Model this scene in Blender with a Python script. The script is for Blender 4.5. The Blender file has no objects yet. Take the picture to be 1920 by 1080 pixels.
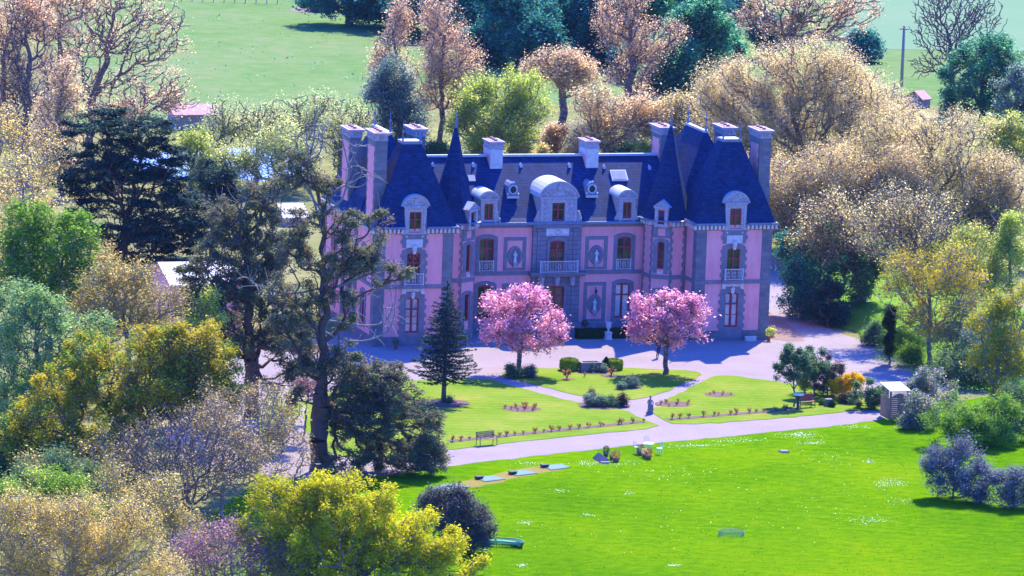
import bpy, math, random
import numpy as np
from mathutils import Vector, Matrix
from mathutils.geometry import tessellate_polygon
PI = math.pi
scn = bpy.context.scene
col = scn.collection
R_ = math.radians

# ------------------------------------------------------------------ camera
CAM = np.array([-120.51662781, -370.91204136, 69.0])
YAW, PIT, ROLL, FPX = 0.3058076599645518, 0.16687132382550413, math.radians(2.1), 9600.0
_f = np.array([math.sin(YAW)*math.cos(PIT), math.cos(YAW)*math.cos(PIT), -math.sin(PIT)])
_r = np.array([math.cos(YAW), -math.sin(YAW), 0.0]); _u = np.cross(_r, _f)
_c, _s = math.cos(ROLL), math.sin(ROLL)
_r, _u = _c*_r+_s*_u, -_s*_r+_c*_u
cam = bpy.data.objects.new('camera', bpy.data.cameras.new('camera')); col.objects.link(cam)
cam.matrix_world = Matrix(((_r[0], _u[0], -_f[0], CAM[0]), (_r[1], _u[1], -_f[1], CAM[1]), (_r[2], _u[2], -_f[2], CAM[2]), (0, 0, 0, 1)))
cam.data.sensor_width = 36; cam.data.lens = 36*FPX/1920; cam.data.clip_start = 1; cam.data.clip_end = 6000
scn.camera = cam
# ------------------------------------------------------------------ sky, sun, exposure
SUN = Vector((7.42, 10.67, 16.5)).normalized()
SUN_EL = math.asin(SUN.z); SUN_AZ = math.atan2(SUN.x, SUN.y)
w = bpy.data.worlds.new('World'); scn.world = w; w.use_nodes = True
nt = w.node_tree; bg = nt.nodes['Background']
sky = nt.nodes.new('ShaderNodeTexSky'); sky.sky_type = 'NISHITA'; sky.sun_disc = False
sky.sun_elevation = SUN_EL; sky.sun_rotation = SUN_AZ; sky.ozone_density = 4; sky.air_density = 1.2
tint = nt.nodes.new('ShaderNodeMix'); tint.data_type = 'RGBA'; tint.blend_type = 'MULTIPLY'; tint.inputs[0].default_value = 1
tint.inputs[7].default_value = (0.26, 0.84, 2.9, 1)
nt.links.new(sky.outputs[0], tint.inputs[6]); nt.links.new(tint.outputs[2], bg.inputs[0]); bg.inputs[1].default_value = 0.1
sl = bpy.data.lights.new('sun', 'SUN'); sl.energy = 5.0; sl.angle = R_(0.5); sl.color = (1, .87, .55)
so = bpy.data.objects.new('sun', sl); col.objects.link(so); so.rotation_euler = SUN.to_track_quat('Z', 'Y').to_euler(); so.location = (60, 90, 140)
scn.view_settings.view_transform = 'Standard'; scn.view_settings.look = 'None'; scn.view_settings.exposure = 1.25; scn.view_settings.gamma = 1
cy = scn.cycles
cy.max_bounces = 10; cy.diffuse_bounces = 9; cy.glossy_bounces = 2; cy.transmission_bounces = 2; cy.transparent_max_bounces = 8; cy.volume_bounces = 0
cy.sample_clamp_indirect = 4; cy.use_denoising = True

# ------------------------------------------------------------------ pixel helpers (photo pixels -> real ground points)
def ray(px, py): return _f + _r*(px-960)/FPX - _u*(py-540)/FPX
def G(px, py, z=0.0):
    d = ray(px, py); t = (z-CAM[2])/d[2]; P = CAM+d*t; return np.array([P[0], P[1], z])
VD = np.array([math.sin(YAW), math.cos(YAW), 0.0])     # horizontal view direction
VR = np.array([math.cos(YAW), -math.sin(YAW), 0.0])
def AT(px, py, P, off=0.0):                            # point seen at px,py in the upright plane through P
    d = ray(px, py); t = ((np.asarray(P)-CAM)@VD + off)/(d@VD); return CAM+d*t
def SC(P): return ((np.asarray(P)-CAM)@_f)/FPX          # metres per photo pixel at P

# ------------------------------------------------------------------ materials
MATS = {}
def N(nt, t, **kw):
    n = nt.nodes.new(t)
    for k, v in kw.items(): setattr(n, k, v)
    return n
def ramp(nt, fac, stops):
    r = N(nt, 'ShaderNodeValToRGB'); e = r.color_ramp.elements
    while len(e) > 1: e.remove(e[0])
    e[0].position = stops[0][0]; e[0].color = (*stops[0][1], 1)
    for p, c in stops[1:]:
        x = e.new(p); x.color = (*c, 1)
    nt.links.new(fac, r.inputs[0]); return r.outputs[0]
def coords(nt, sc=(1, 1, 1), rot=(0, 0, 0)):
    tc = N(nt, 'ShaderNodeTexCoord'); m = N(nt, 'ShaderNodeMapping'); m.inputs['Scale'].default_value = sc; m.inputs['Rotation'].default_value = rot
    nt.links.new(tc.outputs['Object'], m.inputs[0]); return m.outputs[0]
def noise(nt, vec, scale, detail=4, rough=.55):
    n = N(nt, 'ShaderNodeTexNoise'); n.inputs['Scale'].default_value = scale; n.inputs['Detail'].default_value = detail; n.inputs['Roughness'].default_value = rough
    if vec is not None: nt.links.new(vec, n.inputs['Vector'])
    return n.outputs['Fac']
def mixc(nt, fac, a, b, mode='MIX'):
    m = N(nt, 'ShaderNodeMix', data_type='RGBA', blend_type=mode)
    for i, v in ((0, fac), (6, a), (7, b)):
        if isinstance(v, (int, float)): m.inputs[i].default_value = v
        elif isinstance(v, tuple): m.inputs[i].default_value = (*v, 1)
        else: nt.links.new(v, m.inputs[i])
    return m.outputs[2]
def newmat(name):
    m = bpy.data.materials.new(name); m.use_nodes = True; nt = m.node_tree; b = nt.nodes['Principled BSDF']; MATS[name] = m; return m, nt, b
def bump(nt, b, h, st=.4, dist=.02):
    n = N(nt, 'ShaderNodeBump'); n.inputs['Strength'].default_value = st; n.inputs['Distance'].default_value = dist
    nt.links.new(h, n.inputs['Height']); nt.links.new(n.outputs[0], b.inputs['Normal'])
def plain(name, c, rough=.8, var=.2, scale=3, bmp=.0, spec=.3, metal=0, scale2=None):
    m, nt, b = newmat(name); v = coords(nt)
    f = noise(nt, v, scale, 6)
    c1 = tuple(x*(1-var) for x in c); c2 = tuple(min(1, x*(1+var)) for x in c)
    nt.links.new(ramp(nt, f, [(.3, c1), (.7, c2)]), b.inputs['Base Color'])
    b.inputs['Roughness'].default_value = rough; b.inputs['Specular IOR Level'].default_value = spec; b.inputs['Metallic'].default_value = metal
    if bmp: bump(nt, b, noise(nt, v, scale2 or scale*6, 5), bmp)
    return m
def blocks(name, c, mortar, bw, bh, ms=.02, var=.3, bmp=.5, rough=.85, ns=1.5, ax='xz', off=.5):
    """coursed blocks on upright walls: brick texture over (horizontal distance, height)"""
    m, nt, b = newmat(name)
    tc = N(nt, 'ShaderNodeTexCoord'); sp = N(nt, 'ShaderNodeSeparateXYZ'); nt.links.new(tc.outputs['Object'], sp.inputs[0])
    ad = N(nt, 'ShaderNodeMath', operation='ADD'); nt.links.new(sp.outputs[0], ad.inputs[0]); nt.links.new(sp.outputs[1], ad.inputs[1])
    cb = N(nt, 'ShaderNodeCombineXYZ'); nt.links.new(ad.outputs[0], cb.inputs[0]); nt.links.new(sp.outputs[2], cb.inputs[1])
    br = N(nt, 'ShaderNodeTexBrick'); br.offset = off
    br.inputs['Scale'].default_value = 1; br.inputs['Mortar Size'].default_value = ms; br.inputs['Brick Width'].default_value = bw; br.inputs['Row Height'].default_value = bh; br.inputs['Mortar Smooth'].default_value = .2
    br.inputs['Color1'].default_value = (*[x*(1-var) for x in c], 1); br.inputs['Color2'].default_value = (*[min(1, x*(1+var)) for x in c], 1); br.inputs['Mortar'].default_value = (*mortar, 1)
    nt.links.new(cb.outputs[0], br.inputs['Vector'])
    f = noise(nt, tc.outputs['Object'], ns, 6)
    o = mixc(nt, .8, br.outputs['Color'], ramp(nt, f, [(.3, (.72, .72, .72)), (.7, (1.15, 1.12, 1.1))]), 'MULTIPLY')
    nt.links.new(o, b.inputs['Base Color']); b.inputs['Roughness'].default_value = rough; b.inputs['Specular IOR Level'].default_value = .3
    inv = N(nt, 'ShaderNodeMath', operation='SUBTRACT'); inv.inputs[0].default_value = 1; nt.links.new(br.outputs['Fac'], inv.inputs[1]); bump(nt, b, inv.outputs[0], bmp, .03)
    return m
def leafmat(name, cols, trans=.4, rough=.6):
    m, nt, b = newmat(name)
    g = N(nt, 'ShaderNodeNewGeometry')
    c = ramp(nt, g.outputs['Random Per Island'], [(i/max(1, len(cols)-1), k) for i, k in enumerate(cols)])
    f = noise(nt, coords(nt), .35, 3); c = mixc(nt, 1.0, c, ramp(nt, f, [(.3, (.75, .78, .8)), (.7, (1.2, 1.15, 1.05))]), 'MULTIPLY')
    nt.links.new(c, b.inputs['Base Color']); b.inputs['Roughness'].default_value = rough; b.inputs['Specular IOR Level'].default_value = .12; b.inputs['IOR'].default_value = 1.25
    t = N(nt, 'ShaderNodeBsdfTranslucent'); nt.links.new(c, t.inputs[0]); mx = N(nt, 'ShaderNodeMixShader'); mx.inputs[0].default_value = trans
    nt.links.new(b.outputs[0], mx.inputs[1]); nt.links.new(t.outputs[0], mx.inputs[2]); nt.links.new(mx.outputs[0], nt.nodes['Material Output'].inputs[0])
    return m

m, nt, b = newmat('pink'); v_ = coords(nt)
c_ = ramp(nt, noise(nt, v_, .6, 6), [(.3, (.90, .33, .34)), (.7, (.98, .41, .40))])
c_ = mixc(nt, .35, c_, ramp(nt, noise(nt, coords(nt, (2.2, 2.2, .28)), 1.4, 5, .7), [(.35, (.72, .70, .74)), (.6, (1.06, 1.06, 1.06))]), 'MULTIPLY')
nt.links.new(c_, b.inputs['Base Color']); b.inputs['Roughness'].default_value = .92; b.inputs['Specular IOR Level'].default_value = .15; bump(nt, b, noise(nt, v_, 12, 5), .2)
blocks('granite', (.19, .18, .20), (.16, .15, .17), .62, .31, .015, .16, .5)
blocks('ashlar', (.23, .21, .245), (.13, .12, .15), 1.2, .36, .022, .10, .6)
plain('granite_plain', (.205, .19, .215), .85, .18, 2.5, .3)
plain('limestone', (.62, .57, .54), .85, .15, 3, .35)
plain('carved', (.42, .38, .40), .85, .35, 9, .8, scale2=14)
plain('cap_stone', (.42, .36, .40), .9, .25, 3, .3)
plain('flue_clay', (.36, .22, .20), .9, .3, 6)
plain('marble', (.72, .70, .70), .6, .12, 5, .2)
plain('zinc', (.44, .48, .55), .45, .12, 2, .1, .5, .0)
plain('lead', (.13, .19, .30), .5, .15, 2, .1, .5)
plain('redwood', (.33, .025, .05), .5, .12, 6, 0, .4)
plain('white_iron', (.58, .57, .60), .5, .08, 8)
plain('white_paint', (.78, .79, .80), .5, .06, 4)
plain('dark_iron', (.03, .035, .04), .5, .2, 8)
plain('curtain', (.70, .68, .68), .9, .18, 5)
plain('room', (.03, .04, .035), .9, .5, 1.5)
plain('terracotta', (.42, .17, .10), .85, .2, 6)
plain('brown_wood', (.28, .18, .11), .8, .25, 6, .3)
plain('grey_wood', (.30, .26, .24), .85, .25, 6, .3)
plain('bench_red', (.36, .08, .08), .6, .15, 6)
plain('bark', (.15, .115, .105), .95, .35, 4, .6)
plain('bark_grey', (.24, .205, .195), .95, .3, 4, .5)
plain('bark_pale', (.42, .37, .34), .95, .25, 5, .4)
plain('bark_red', (.13, .075, .06), .95, .35, 2.5, .8, scale2=5)
plain('bark_dead', (.24, .22, .22), .9, .2, 5, .4)
plain('green_plastic', (.06, .15, .125), .6, .12, 2)
plain('net_green', (.04, .38, .26), .7, .2, 5)
plain('slate_slab', (.17, .13, .16), .7, .25, 2, .2)
plain('red_tile', (.42, .25, .25), .8, .2, 3, .3)
plain('skin', (.55, .33, .25), .6, .05, 8)
plain('navy', (.02, .03, .08), .8, .1, 8)
plain('jacket', (.10, .05, .08), .8, .1, 8)
plain('teal_paint', (.22, .55, .58), .5, .1, 6)
plain('soil', (.13, .075, .075), .95, .35, 8, .6)
plain('roof_white', (.52, .52, .55), .7, .06, 1.2)
# slate roof: small courses, slight tone change slate to slate
def slate(name, c):
    m, nt, b = newmat(name); tc = N(nt, 'ShaderNodeTexCoord'); sp = N(nt, 'ShaderNodeSeparateXYZ'); nt.links.new(tc.outputs['Object'], sp.inputs[0])
    ad = N(nt, 'ShaderNodeMath', operation='ADD'); nt.links.new(sp.outputs[0], ad.inputs[0]); nt.links.new(sp.outputs[1], ad.inputs[1])
    cb = N(nt, 'ShaderNodeCombineXYZ'); nt.links.new(ad.outputs[0], cb.inputs[0]); nt.links.new(sp.outputs[2], cb.inputs[1])
    br = N(nt, 'ShaderNodeTexBrick'); br.inputs['Scale'].default_value = 1; br.inputs['Brick Width'].default_value = .34; br.inputs['Row Height'].default_value = .19; br.inputs['Mortar Size'].default_value = .016; br.inputs['Mortar Smooth'].default_value = .3
    br.inputs['Color1'].default_value = (*[x*.78 for x in c], 1); br.inputs['Color2'].default_value = (*[x*1.3 for x in c], 1); br.inputs['Mortar'].default_value = (*[x*.55 for x in c], 1); nt.links.new(cb.outputs[0], br.inputs['Vector'])
    f = noise(nt, coords(nt), 1.1, 6, .65)
    nt.links.new(mixc(nt, 1.0, br.outputs['Color'], ramp(nt, f, [(.3, (.78, .80, .84)), (.55, (1, 1, 1)), (.75, (1.2, 1.15, 1.12))]), 'MULTIPLY'), b.inputs['Base Color'])
    b.inputs['Roughness'].default_value = .75; b.inputs['Specular IOR Level'].default_value = .12
    inv = N(nt, 'ShaderNodeMath', operation='SUBTRACT'); inv.inputs[0].default_value = 1; nt.links.new(br.outputs['Fac'], inv.inputs[1]); bump(nt, b, inv.outputs[0], .6, .03)
slate('slate', (.010, .033, .11))
# window glass: half see-through, half mirror
m, nt, b = newmat('glass'); nt.nodes.remove(b); tr = N(nt, 'ShaderNodeBsdfTransparent'); gl = N(nt, 'ShaderNodeBsdfGlossy'); gl.inputs['Roughness'].default_value = .04
lw = N(nt, 'ShaderNodeLayerWeight'); lw.inputs[0].default_value = .35; mr = N(nt, 'ShaderNodeMapRange'); mr.inputs[3].default_value = .05; mr.inputs[4].default_value = .5
nt.links.new(lw.outputs['Fresnel'], mr.inputs[0]); mx = N(nt, 'ShaderNodeMixShader'); nt.links.new(mr.outputs[0], mx.inputs[0]); nt.links.new(tr.outputs[0], mx.inputs[1]); nt.links.new(gl.outputs[0], mx.inputs[2]); nt.links.new(mx.outputs[0], nt.nodes['Material Output'].inputs[0])
# grounds
def groundmat(name, stops, s1, s2, s3=12, mix2=.5, bmp=.5, stretch=(1, 1, 1), rot=0, stripes=None, specks=None):
    m, nt, b = newmat(name); v = coords(nt, stretch, (0, 0, rot)); v0 = coords(nt)
    a = noise(nt, v0, s1, 5, .6); c = noise(nt, v, s2, 5, .65)
    mx = N(nt, 'ShaderNodeMix', data_type='FLOAT'); mx.inputs[0].default_value = mix2; nt.links.new(a, mx.inputs[2]); nt.links.new(c, mx.inputs[3])
    fac = mx.outputs[0]
    if stripes:
        wv = N(nt, 'ShaderNodeTexWave'); wv.inputs['Scale'].default_value = stripes[0]; wv.inputs['Distortion'].default_value = 1.2; wv.inputs['Detail'].default_value = 2
        nt.links.new(coords(nt, (1, 1, 1), (0, 0, stripes[1])), wv.inputs['Vector'])
        m2 = N(nt, 'ShaderNodeMix', data_type='FLOAT'); m2.inputs[0].default_value = stripes[2]; nt.links.new(fac, m2.inputs[2]); nt.links.new(wv.outputs['Fac'], m2.inputs[3]); fac = m2.outputs[0]
    o = ramp(nt, fac, stops)
    if specks:
        n3 = noise(nt, v0, specks[0], 3, .8); n4 = noise(nt, v0, specks[1], 3, .5)
        mm = N(nt, 'ShaderNodeMath', operation='MULTIPLY'); nt.links.new(n3, mm.inputs[0]); nt.links.new(n4, mm.inputs[1])
        r = ramp(nt, mm.outputs[0], [(specks[2], (0, 0, 0)), (specks[2]+.05, (1, 1, 1))])
        o = mixc(nt, r, o, specks[3])
    nt.links.new(o, b.inputs['Base Color']); b.inputs['Roughness'].default_value = 1; b.inputs['Specular IOR Level'].default_value = 0; b.inputs['IOR'].default_value = 1.0
    bump(nt, b, noise(nt, v0, s3, 6, .7), bmp, .06)
groundmat('m_terrain', [(.3, (.12, .14, .05)), (.5, (.19, .20, .08)), (.7, (.30, .24, .14))], .08, .6, 4)
groundmat('m_lawn', [(0.32, (.03, .105, .0)), (0.43, (.062, .175, .0)), (0.54, (.105, .225, .0)), (0.66, (.17, .25, .002))], .07, 1.1, 9, .5, .9, (1, 1.8, 1), .3, stripes=(.22, .45+PI/2, .03), specks=(.8, 5, .44, (.2, .36, .08)))
groundmat('m_parterre', [(0.30, (.075, .17, .01)), (0.44, (.13, .225, .02)), (0.57, (.19, .25, .035)), (0.7, (.31, .27, .09))], .22, 1.5, 9, .45, .6, (1, 3, 1), .25, stripes=(.33, .25+PI/2, .06))
groundmat('m_field', [(0.28, (0.0522, 0.1479, 0.0435)), (0.4, (0.1044, 0.2001, 0.0566)), (0.55, (0.1479, 0.2175, 0.087)), (0.7, (0.2175, 0.2175, 0.1044))], .05, .45, 3, .5, .8, (1, 1, 1), 0, specks=(.25, 1.5, .40, (.08, .20, .07)))
groundmat('m_field_far', [(0.3, (0.1305, 0.2349, 0.1305)), (0.7, (0.1653, 0.2523, 0.1479))], .03, .3, 2, .4, .4)
groundmat('m_gravel', [(0.28, (0.2175, 0.1783, 0.2001)), (0.45, (0.2697, 0.2262, 0.2479)), (0.6, (0.3001, 0.2523, 0.2697)), (0.72, (0.3393, 0.2828, 0.2871))], .25, 5, 22, .5, .7)
groundmat('m_track', [(0.3, (.23, .20, .225)), (0.7, (.32, .275, .295))], .3, 2, 12, .5, .6)
groundmat('m_earth', [(0.3, (0.2175, 0.1479, 0.1305)), (0.7, (0.2958, 0.2175, 0.2001))], .6, 4, 14, .5, .8)
groundmat('m_drygrass', [(0.3, (0.2088, 0.1479, 0.0609)), (0.55, (0.2436, 0.2088, 0.0609)), (0.7, (0.1305, 0.2088, 0.0174))], .8, 4, 14, .5, .8)
groundmat('m_bank', [(.3, (.07, .16, .02)), (.5, (.13, .26, .03)), (.7, (.20, .33, .06))], .3, 2.5, 6, .5, 1)
m, nt, b = newmat('m_water'); b.inputs['Base Color'].default_value = (.30, .32, .42, 1); b.inputs['Roughness'].default_value = .12; bump(nt, b, noise(nt, coords(nt), 1.2, 3), .15)
# leaves
LM = {
 'spruce': [(0.016, 0.046, 0.046), (0.033, 0.078, 0.065), (0.058, 0.111, 0.078)],
 'darkcyp': [(0.018, 0.053, 0.045), (0.033, 0.083, 0.060), (0.068, 0.128, 0.075)],
 'seq': [(0.096, 0.150, 0.088), (0.176, 0.246, 0.105), (0.281, 0.316, 0.140), (0.334, 0.211, 0.140)],
 'seqbrown': [(0.182, 0.130, 0.117), (0.286, 0.195, 0.156), (0.234, 0.247, 0.130)],
 'juniper': [(0.075, 0.090, 0.083), (0.135, 0.128, 0.120), (0.179, 0.149, 0.143)],
 'cherry': [(0.915, 0.374, 0.603), (0.930, 0.499, 0.686), (0.930, 0.603, 0.770), (0.832, 0.312, 0.541), (0.790, 0.458, 0.312)],
 'yellow': [(0.480, 0.500, 0.010), (0.660, 0.640, 0.015), (0.780, 0.700, 0.040), (0.400, 0.460, 0.020)],
 'oak': [(0.420, 0.360, 0.020), (0.620, 0.500, 0.030), (0.720, 0.560, 0.060), (0.300, 0.360, 0.030)],
 'olive': [(0.400, 0.360, 0.120), (0.540, 0.480, 0.160), (0.580, 0.400, 0.190)],
 'green': [(0.120, 0.260, 0.030), (0.220, 0.420, 0.040), (0.360, 0.560, 0.070)],
 'ltgreen': [(0.180, 0.340, 0.090), (0.380, 0.580, 0.180), (0.600, 0.760, 0.340)],
 'wood': [(0.027, 0.149, 0.135), (0.054, 0.257, 0.203), (0.108, 0.405, 0.270)],
 'horse': [(0.057, 0.230, 0.138), (0.103, 0.356, 0.196), (0.207, 0.506, 0.253)],
 'orange': [(0.720, 0.460, 0.260), (0.860, 0.600, 0.380), (0.900, 0.720, 0.500), (0.620, 0.380, 0.200)],
 'orange_near': [(0.784, 0.515, 0.157), (0.851, 0.650, 0.224), (0.627, 0.605, 0.157), (0.851, 0.672, 0.358)],
 'buff': [(0.683, 0.573, 0.268), (0.830, 0.683, 0.342), (0.903, 0.769, 0.439), (0.537, 0.512, 0.195)],
 'buffpink': [(0.756, 0.537, 0.342), (0.854, 0.647, 0.415), (0.708, 0.586, 0.293)],
 'willow': [(0.474, 0.569, 0.189), (0.664, 0.727, 0.316), (0.759, 0.791, 0.442)],
 'ygreen': [(0.370, 0.502, 0.066), (0.554, 0.660, 0.132), (0.686, 0.739, 0.238)],
 'magenta': [(0.400, 0.200, 0.320), (0.500, 0.280, 0.380), (0.420, 0.340, 0.200)],
 'greyshrub': [(0.120, 0.150, 0.170), (0.200, 0.230, 0.250), (0.340, 0.340, 0.380)],
 'lilac': [(0.575, 0.414, 0.621), (0.690, 0.529, 0.713), (0.138, 0.287, 0.081), (0.196, 0.368, 0.103), (0.138, 0.253, 0.092)],
 'box': [(0.080, 0.180, 0.020), (0.140, 0.260, 0.020), (0.340, 0.380, 0.020)],
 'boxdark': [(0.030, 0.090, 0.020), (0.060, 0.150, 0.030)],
 'gold': [(0.920, 0.580, 0.000), (0.930, 0.680, 0.010), (0.850, 0.460, 0.000)],
 'rose': [(0.360, 0.090, 0.070), (0.450, 0.200, 0.100), (0.160, 0.200, 0.060)],
 'camellia': [(0.050, 0.120, 0.050), (0.100, 0.180, 0.080), (0.300, 0.280, 0.340), (0.550, 0.080, 0.200)],
 'midgreen': [(0.072, 0.168, 0.072), (0.144, 0.264, 0.108), (0.216, 0.336, 0.156)],
 'bluegreen': [(0.130, 0.220, 0.180), (0.220, 0.320, 0.270), (0.280, 0.380, 0.300)],
 'bronze': [(0.130, 0.100, 0.080), (0.220, 0.150, 0.110), (0.170, 0.190, 0.080)],
 'browntwig': [(0.420, 0.300, 0.180), (0.520, 0.400, 0.240), (0.400, 0.380, 0.140)],
}
for k, v in LM.items(): leafmat('leaf_'+k, v, {'yellow': .5, 'oak': .5, 'green': .5, 'ltgreen': .5, 'spruce': .1, 'darkcyp': .15, 'seq': .42, 'seqbrown': .42, 'juniper': .25, 'box': .25, 'gold': .3, 'greyshrub': .3, 'midgreen': .45, 'wood': .45}.get(k, .72))

# ------------------------------------------------------------------ mesh building
def tag(o, label=None, cat=None, group=None, kind=None):
    if label: o['label'] = label
    if cat: o['category'] = cat
    if group: o['group'] = group
    if kind: o['kind'] = kind
    return o
def empty(name, loc, label, cat, group=None, rz=0):
    o = bpy.data.objects.new(name, None); col.objects.link(o); o.location = Vector(loc); o.rotation_euler.z = rz; o.empty_display_size = .2
    bpy.context.view_layer.update() if False else None
    return tag(o, label, cat, group)
def link(name, me, parent=None):
    o = bpy.data.objects.new(name, me); col.objects.link(o)
    if parent is not None:
        o.parent = parent
    return o
def copy_tree(o, parent=None):
    c = o.copy(); col.objects.link(c)
    if parent is not None: c.parent = parent
    for ch in list(o.children): copy_tree(ch, c)
    return c
class Fr:
    def __init__(s, ox, oy, a=0.0): s.o = (ox, oy); s.u = (math.cos(a), math.sin(a)); s.n = (math.sin(a), -math.cos(a))
    def p(s, u, z, n): return (s.o[0]+s.u[0]*u+s.n[0]*n, s.o[1]+s.u[1]*u+s.n[1]*n, z)
W0 = Fr(0, 0, 0)
class MB:
    def __init__(s): s.v = []; s.f = []; s.m = []; s.sm = []; s.mi = 0
    def face(s, pts, smooth=False):
        b = len(s.v); s.v += [tuple(p) for p in pts]; s.f.append(tuple(range(b, b+len(pts)))); s.m.append(s.mi); s.sm.append(smooth); return s
    def box(s, fr, u0, u1, z0, z1, n0, n1):
        b = len(s.v); s.v += [fr.p(u, z, n) for n in (n0, n1) for z in (z0, z1) for u in (u0, u1)]
        for q in ((0, 2, 3, 1), (4, 5, 7, 6), (0, 1, 5, 4), (2, 6, 7, 3), (0, 4, 6, 2), (1, 3, 7, 5)):
            s.f.append(tuple(b+i for i in q)); s.m.append(s.mi); s.sm.append(False)
        return s
    def prism(s, fr, poly, n0, n1):
        k = len(poly); b = len(s.v); s.v += [fr.p(u, z, n1) for u, z in poly]+[fr.p(u, z, n0) for u, z in poly]
        fs = [tuple(range(b, b+k)), tuple(range(b+2*k-1, b+k-1, -1))]+[(b+i, b+(i+1) % k, b+k+(i+1) % k, b+k+i) for i in range(k)]
        for q in fs: s.f.append(q); s.m.append(s.mi); s.sm.append(False)
        return s
    def lathe(s, c, prof, seg=12, smooth=True, sx=1, sy=1, a0=0.0, cap=True):
        b = len(s.v)
        for r, z in prof:
            for i in range(seg):
                a = a0+2*PI*i/seg; s.v.append((c[0]+r*math.cos(a)*sx, c[1]+r*math.sin(a)*sy, c[2]+z))
        for j in range(len(prof)-1):
            for i in range(seg):
                s.f.append((b+j*seg+i, b+j*seg+(i+1) % seg, b+(j+1)*seg+(i+1) % seg, b+(j+1)*seg+i)); s.m.append(s.mi); s.sm.append(smooth)
        if cap:
            s.f.append(tuple(b+i for i in reversed(range(seg)))); s.m.append(s.mi); s.sm.append(False)
            s.f.append(tuple(b+(len(prof)-1)*seg+i for i in range(seg))); s.m.append(s.mi); s.sm.append(False)
        return s
    def tube(s, pts, rad, seg=6, smooth=True):
        pts = [Vector(p) for p in pts]; n = len(pts)
        if not hasattr(rad, '__len__'): rad = [rad]*n
        b = len(s.v); up = Vector((0, 0, 1)); X = None
        for i, p in enumerate(pts):
            t = (pts[min(i+1, n-1)]-pts[max(i-1, 0)]).normalized()
            if X is None: X = t.cross(up if abs(t.z) < .9 else Vector((1, 0, 0))).normalized()
            else: X = (X-t*X.dot(t)).normalized()
            Y = t.cross(X)
            for k in range(seg):
                a = 2*PI*k/seg; s.v.append(tuple(p+(X*math.cos(a)+Y*math.sin(a))*rad[i]))
        for j in range(n-1):
            for k in range(seg):
                s.f.append((b+j*seg+k, b+j*seg+(k+1) % seg, b+(j+1)*seg+(k+1) % seg, b+(j+1)*seg+k)); s.m.append(s.mi); s.sm.append(smooth)
        s.f.append(tuple(b+i for i in reversed(range(seg)))); s.m.append(s.mi); s.sm.append(False)
        s.f.append(tuple(b+(n-1)*seg+i for i in range(seg))); s.m.append(s.mi); s.sm.append(False)
        return s
    def ball(s, c, r, seg=10, rings=6, sx=1, sy=1, sz=1):
        return s.lathe(c, [(r*max(.02, math.sin(PI*j/rings)), -r*sz*math.cos(PI*j/rings)) for j in range(rings+1)], seg, True, sx, sy)
    def build(s, name, mats, parent=None, label=None, cat=None, group=None, kind=None):
        me = bpy.data.meshes.new(name); v = s.v
        me.from_pydata(v, [], s.f)
        for m in (mats if isinstance(mats, (list, tuple)) else [mats]): me.materials.append(MATS[m])
        me.polygons.foreach_set('material_index', s.m); me.polygons.foreach_set('use_smooth', s.sm); me.update()
        return tag(link(name, me, parent), label, cat, group, kind)
BS = 1
def build_split(mb, name, mats, parent):
    """one mesh per piece that stands apart (pieces whose bounds touch stay together)"""
    V = np.array(mb.v); n = len(mb.f); lo = np.array([V[list(f)].min(0) for f in mb.f])-.03; hi = np.array([V[list(f)].max(0) for f in mb.f])+.03
    lab = -np.ones(n, int); k = 0
    for i in range(n):
        if lab[i] >= 0: continue
        st = [i]; lab[i] = k
        while st:
            j = st.pop(); t = np.where((lab < 0) & (lo <= hi[j]).all(1) & (hi >= lo[j]).all(1))[0]; lab[t] = k; st += list(t)
        k += 1
    for g_ in range(k):
        m2 = MB()
        for i in np.where(lab == g_)[0]: m2.mi = mb.m[i]; m2.face([mb.v[q] for q in mb.f[i]], mb.sm[i])
        m2.build(name, mats, parent)
def arc(uc, w, zb, zt, n=12):
    """points from right to left along a segment arch of width w rising from zb to zt"""
    h = zt-zb; Rr = (w*w/4+h*h)/(2*h); cz = zt-Rr; a = math.asin(min(1, w/2/Rr))
    if h > w/2: return [(uc+w/2*math.cos(PI*i/n), zb+h*math.sin(PI*i/n)) for i in range(n+1)]
    return [(uc+Rr*math.sin(a-2*a*i/n), cz+Rr*math.cos(a-2*a*i/n)) for i in range(n+1)]

def sheet(name, pts, z, mat, kind='structure', smooth=2, label=None):
    P = [G(*p)[:2] for p in pts]
    for _ in range(smooth):     # Chaikin rounding
        Q = []
        for i in range(len(P)):
            a, c = P[i], P[(i+1) % len(P)]; Q += [a*.75+c*.25, a*.25+c*.75]
        P = Q
    rg_ = np.random.default_rng(int(abs(pts[0][0]*7+pts[0][1]))); Q = []
    for i in range(len(P)):
        a, c = P[i], P[(i+1) % len(P)]; L_ = np.linalg.norm(c-a); k_ = int(min(60, max(1, L_/.7))) if L_ < 150 else 1
        for j in range(k_): Q.append(a+(c-a)*j/k_+(rg_.normal(size=2)*.09 if k_ > 1 else 0))
    P = Q
    tri = tessellate_polygon([[Vector((p[0], p[1], 0)) for p in P]])
    me = bpy.data.meshes.new(name); me.from_pydata([(p[0], p[1], z) for p in P], [], [tuple(t) for t in tri]); me.update()
    import bmesh
    bm = bmesh.new(); bm.from_mesh(me); bmesh.ops.recalc_face_normals(bm, faces=bm.faces)
    for f in bm.faces:
        if f.normal.z < 0: f.normal_flip()
    bm.to_mesh(me); bm.free(); me.materials.append(MATS[mat])
    return tag(link(name, me), label, kind=kind)
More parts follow.
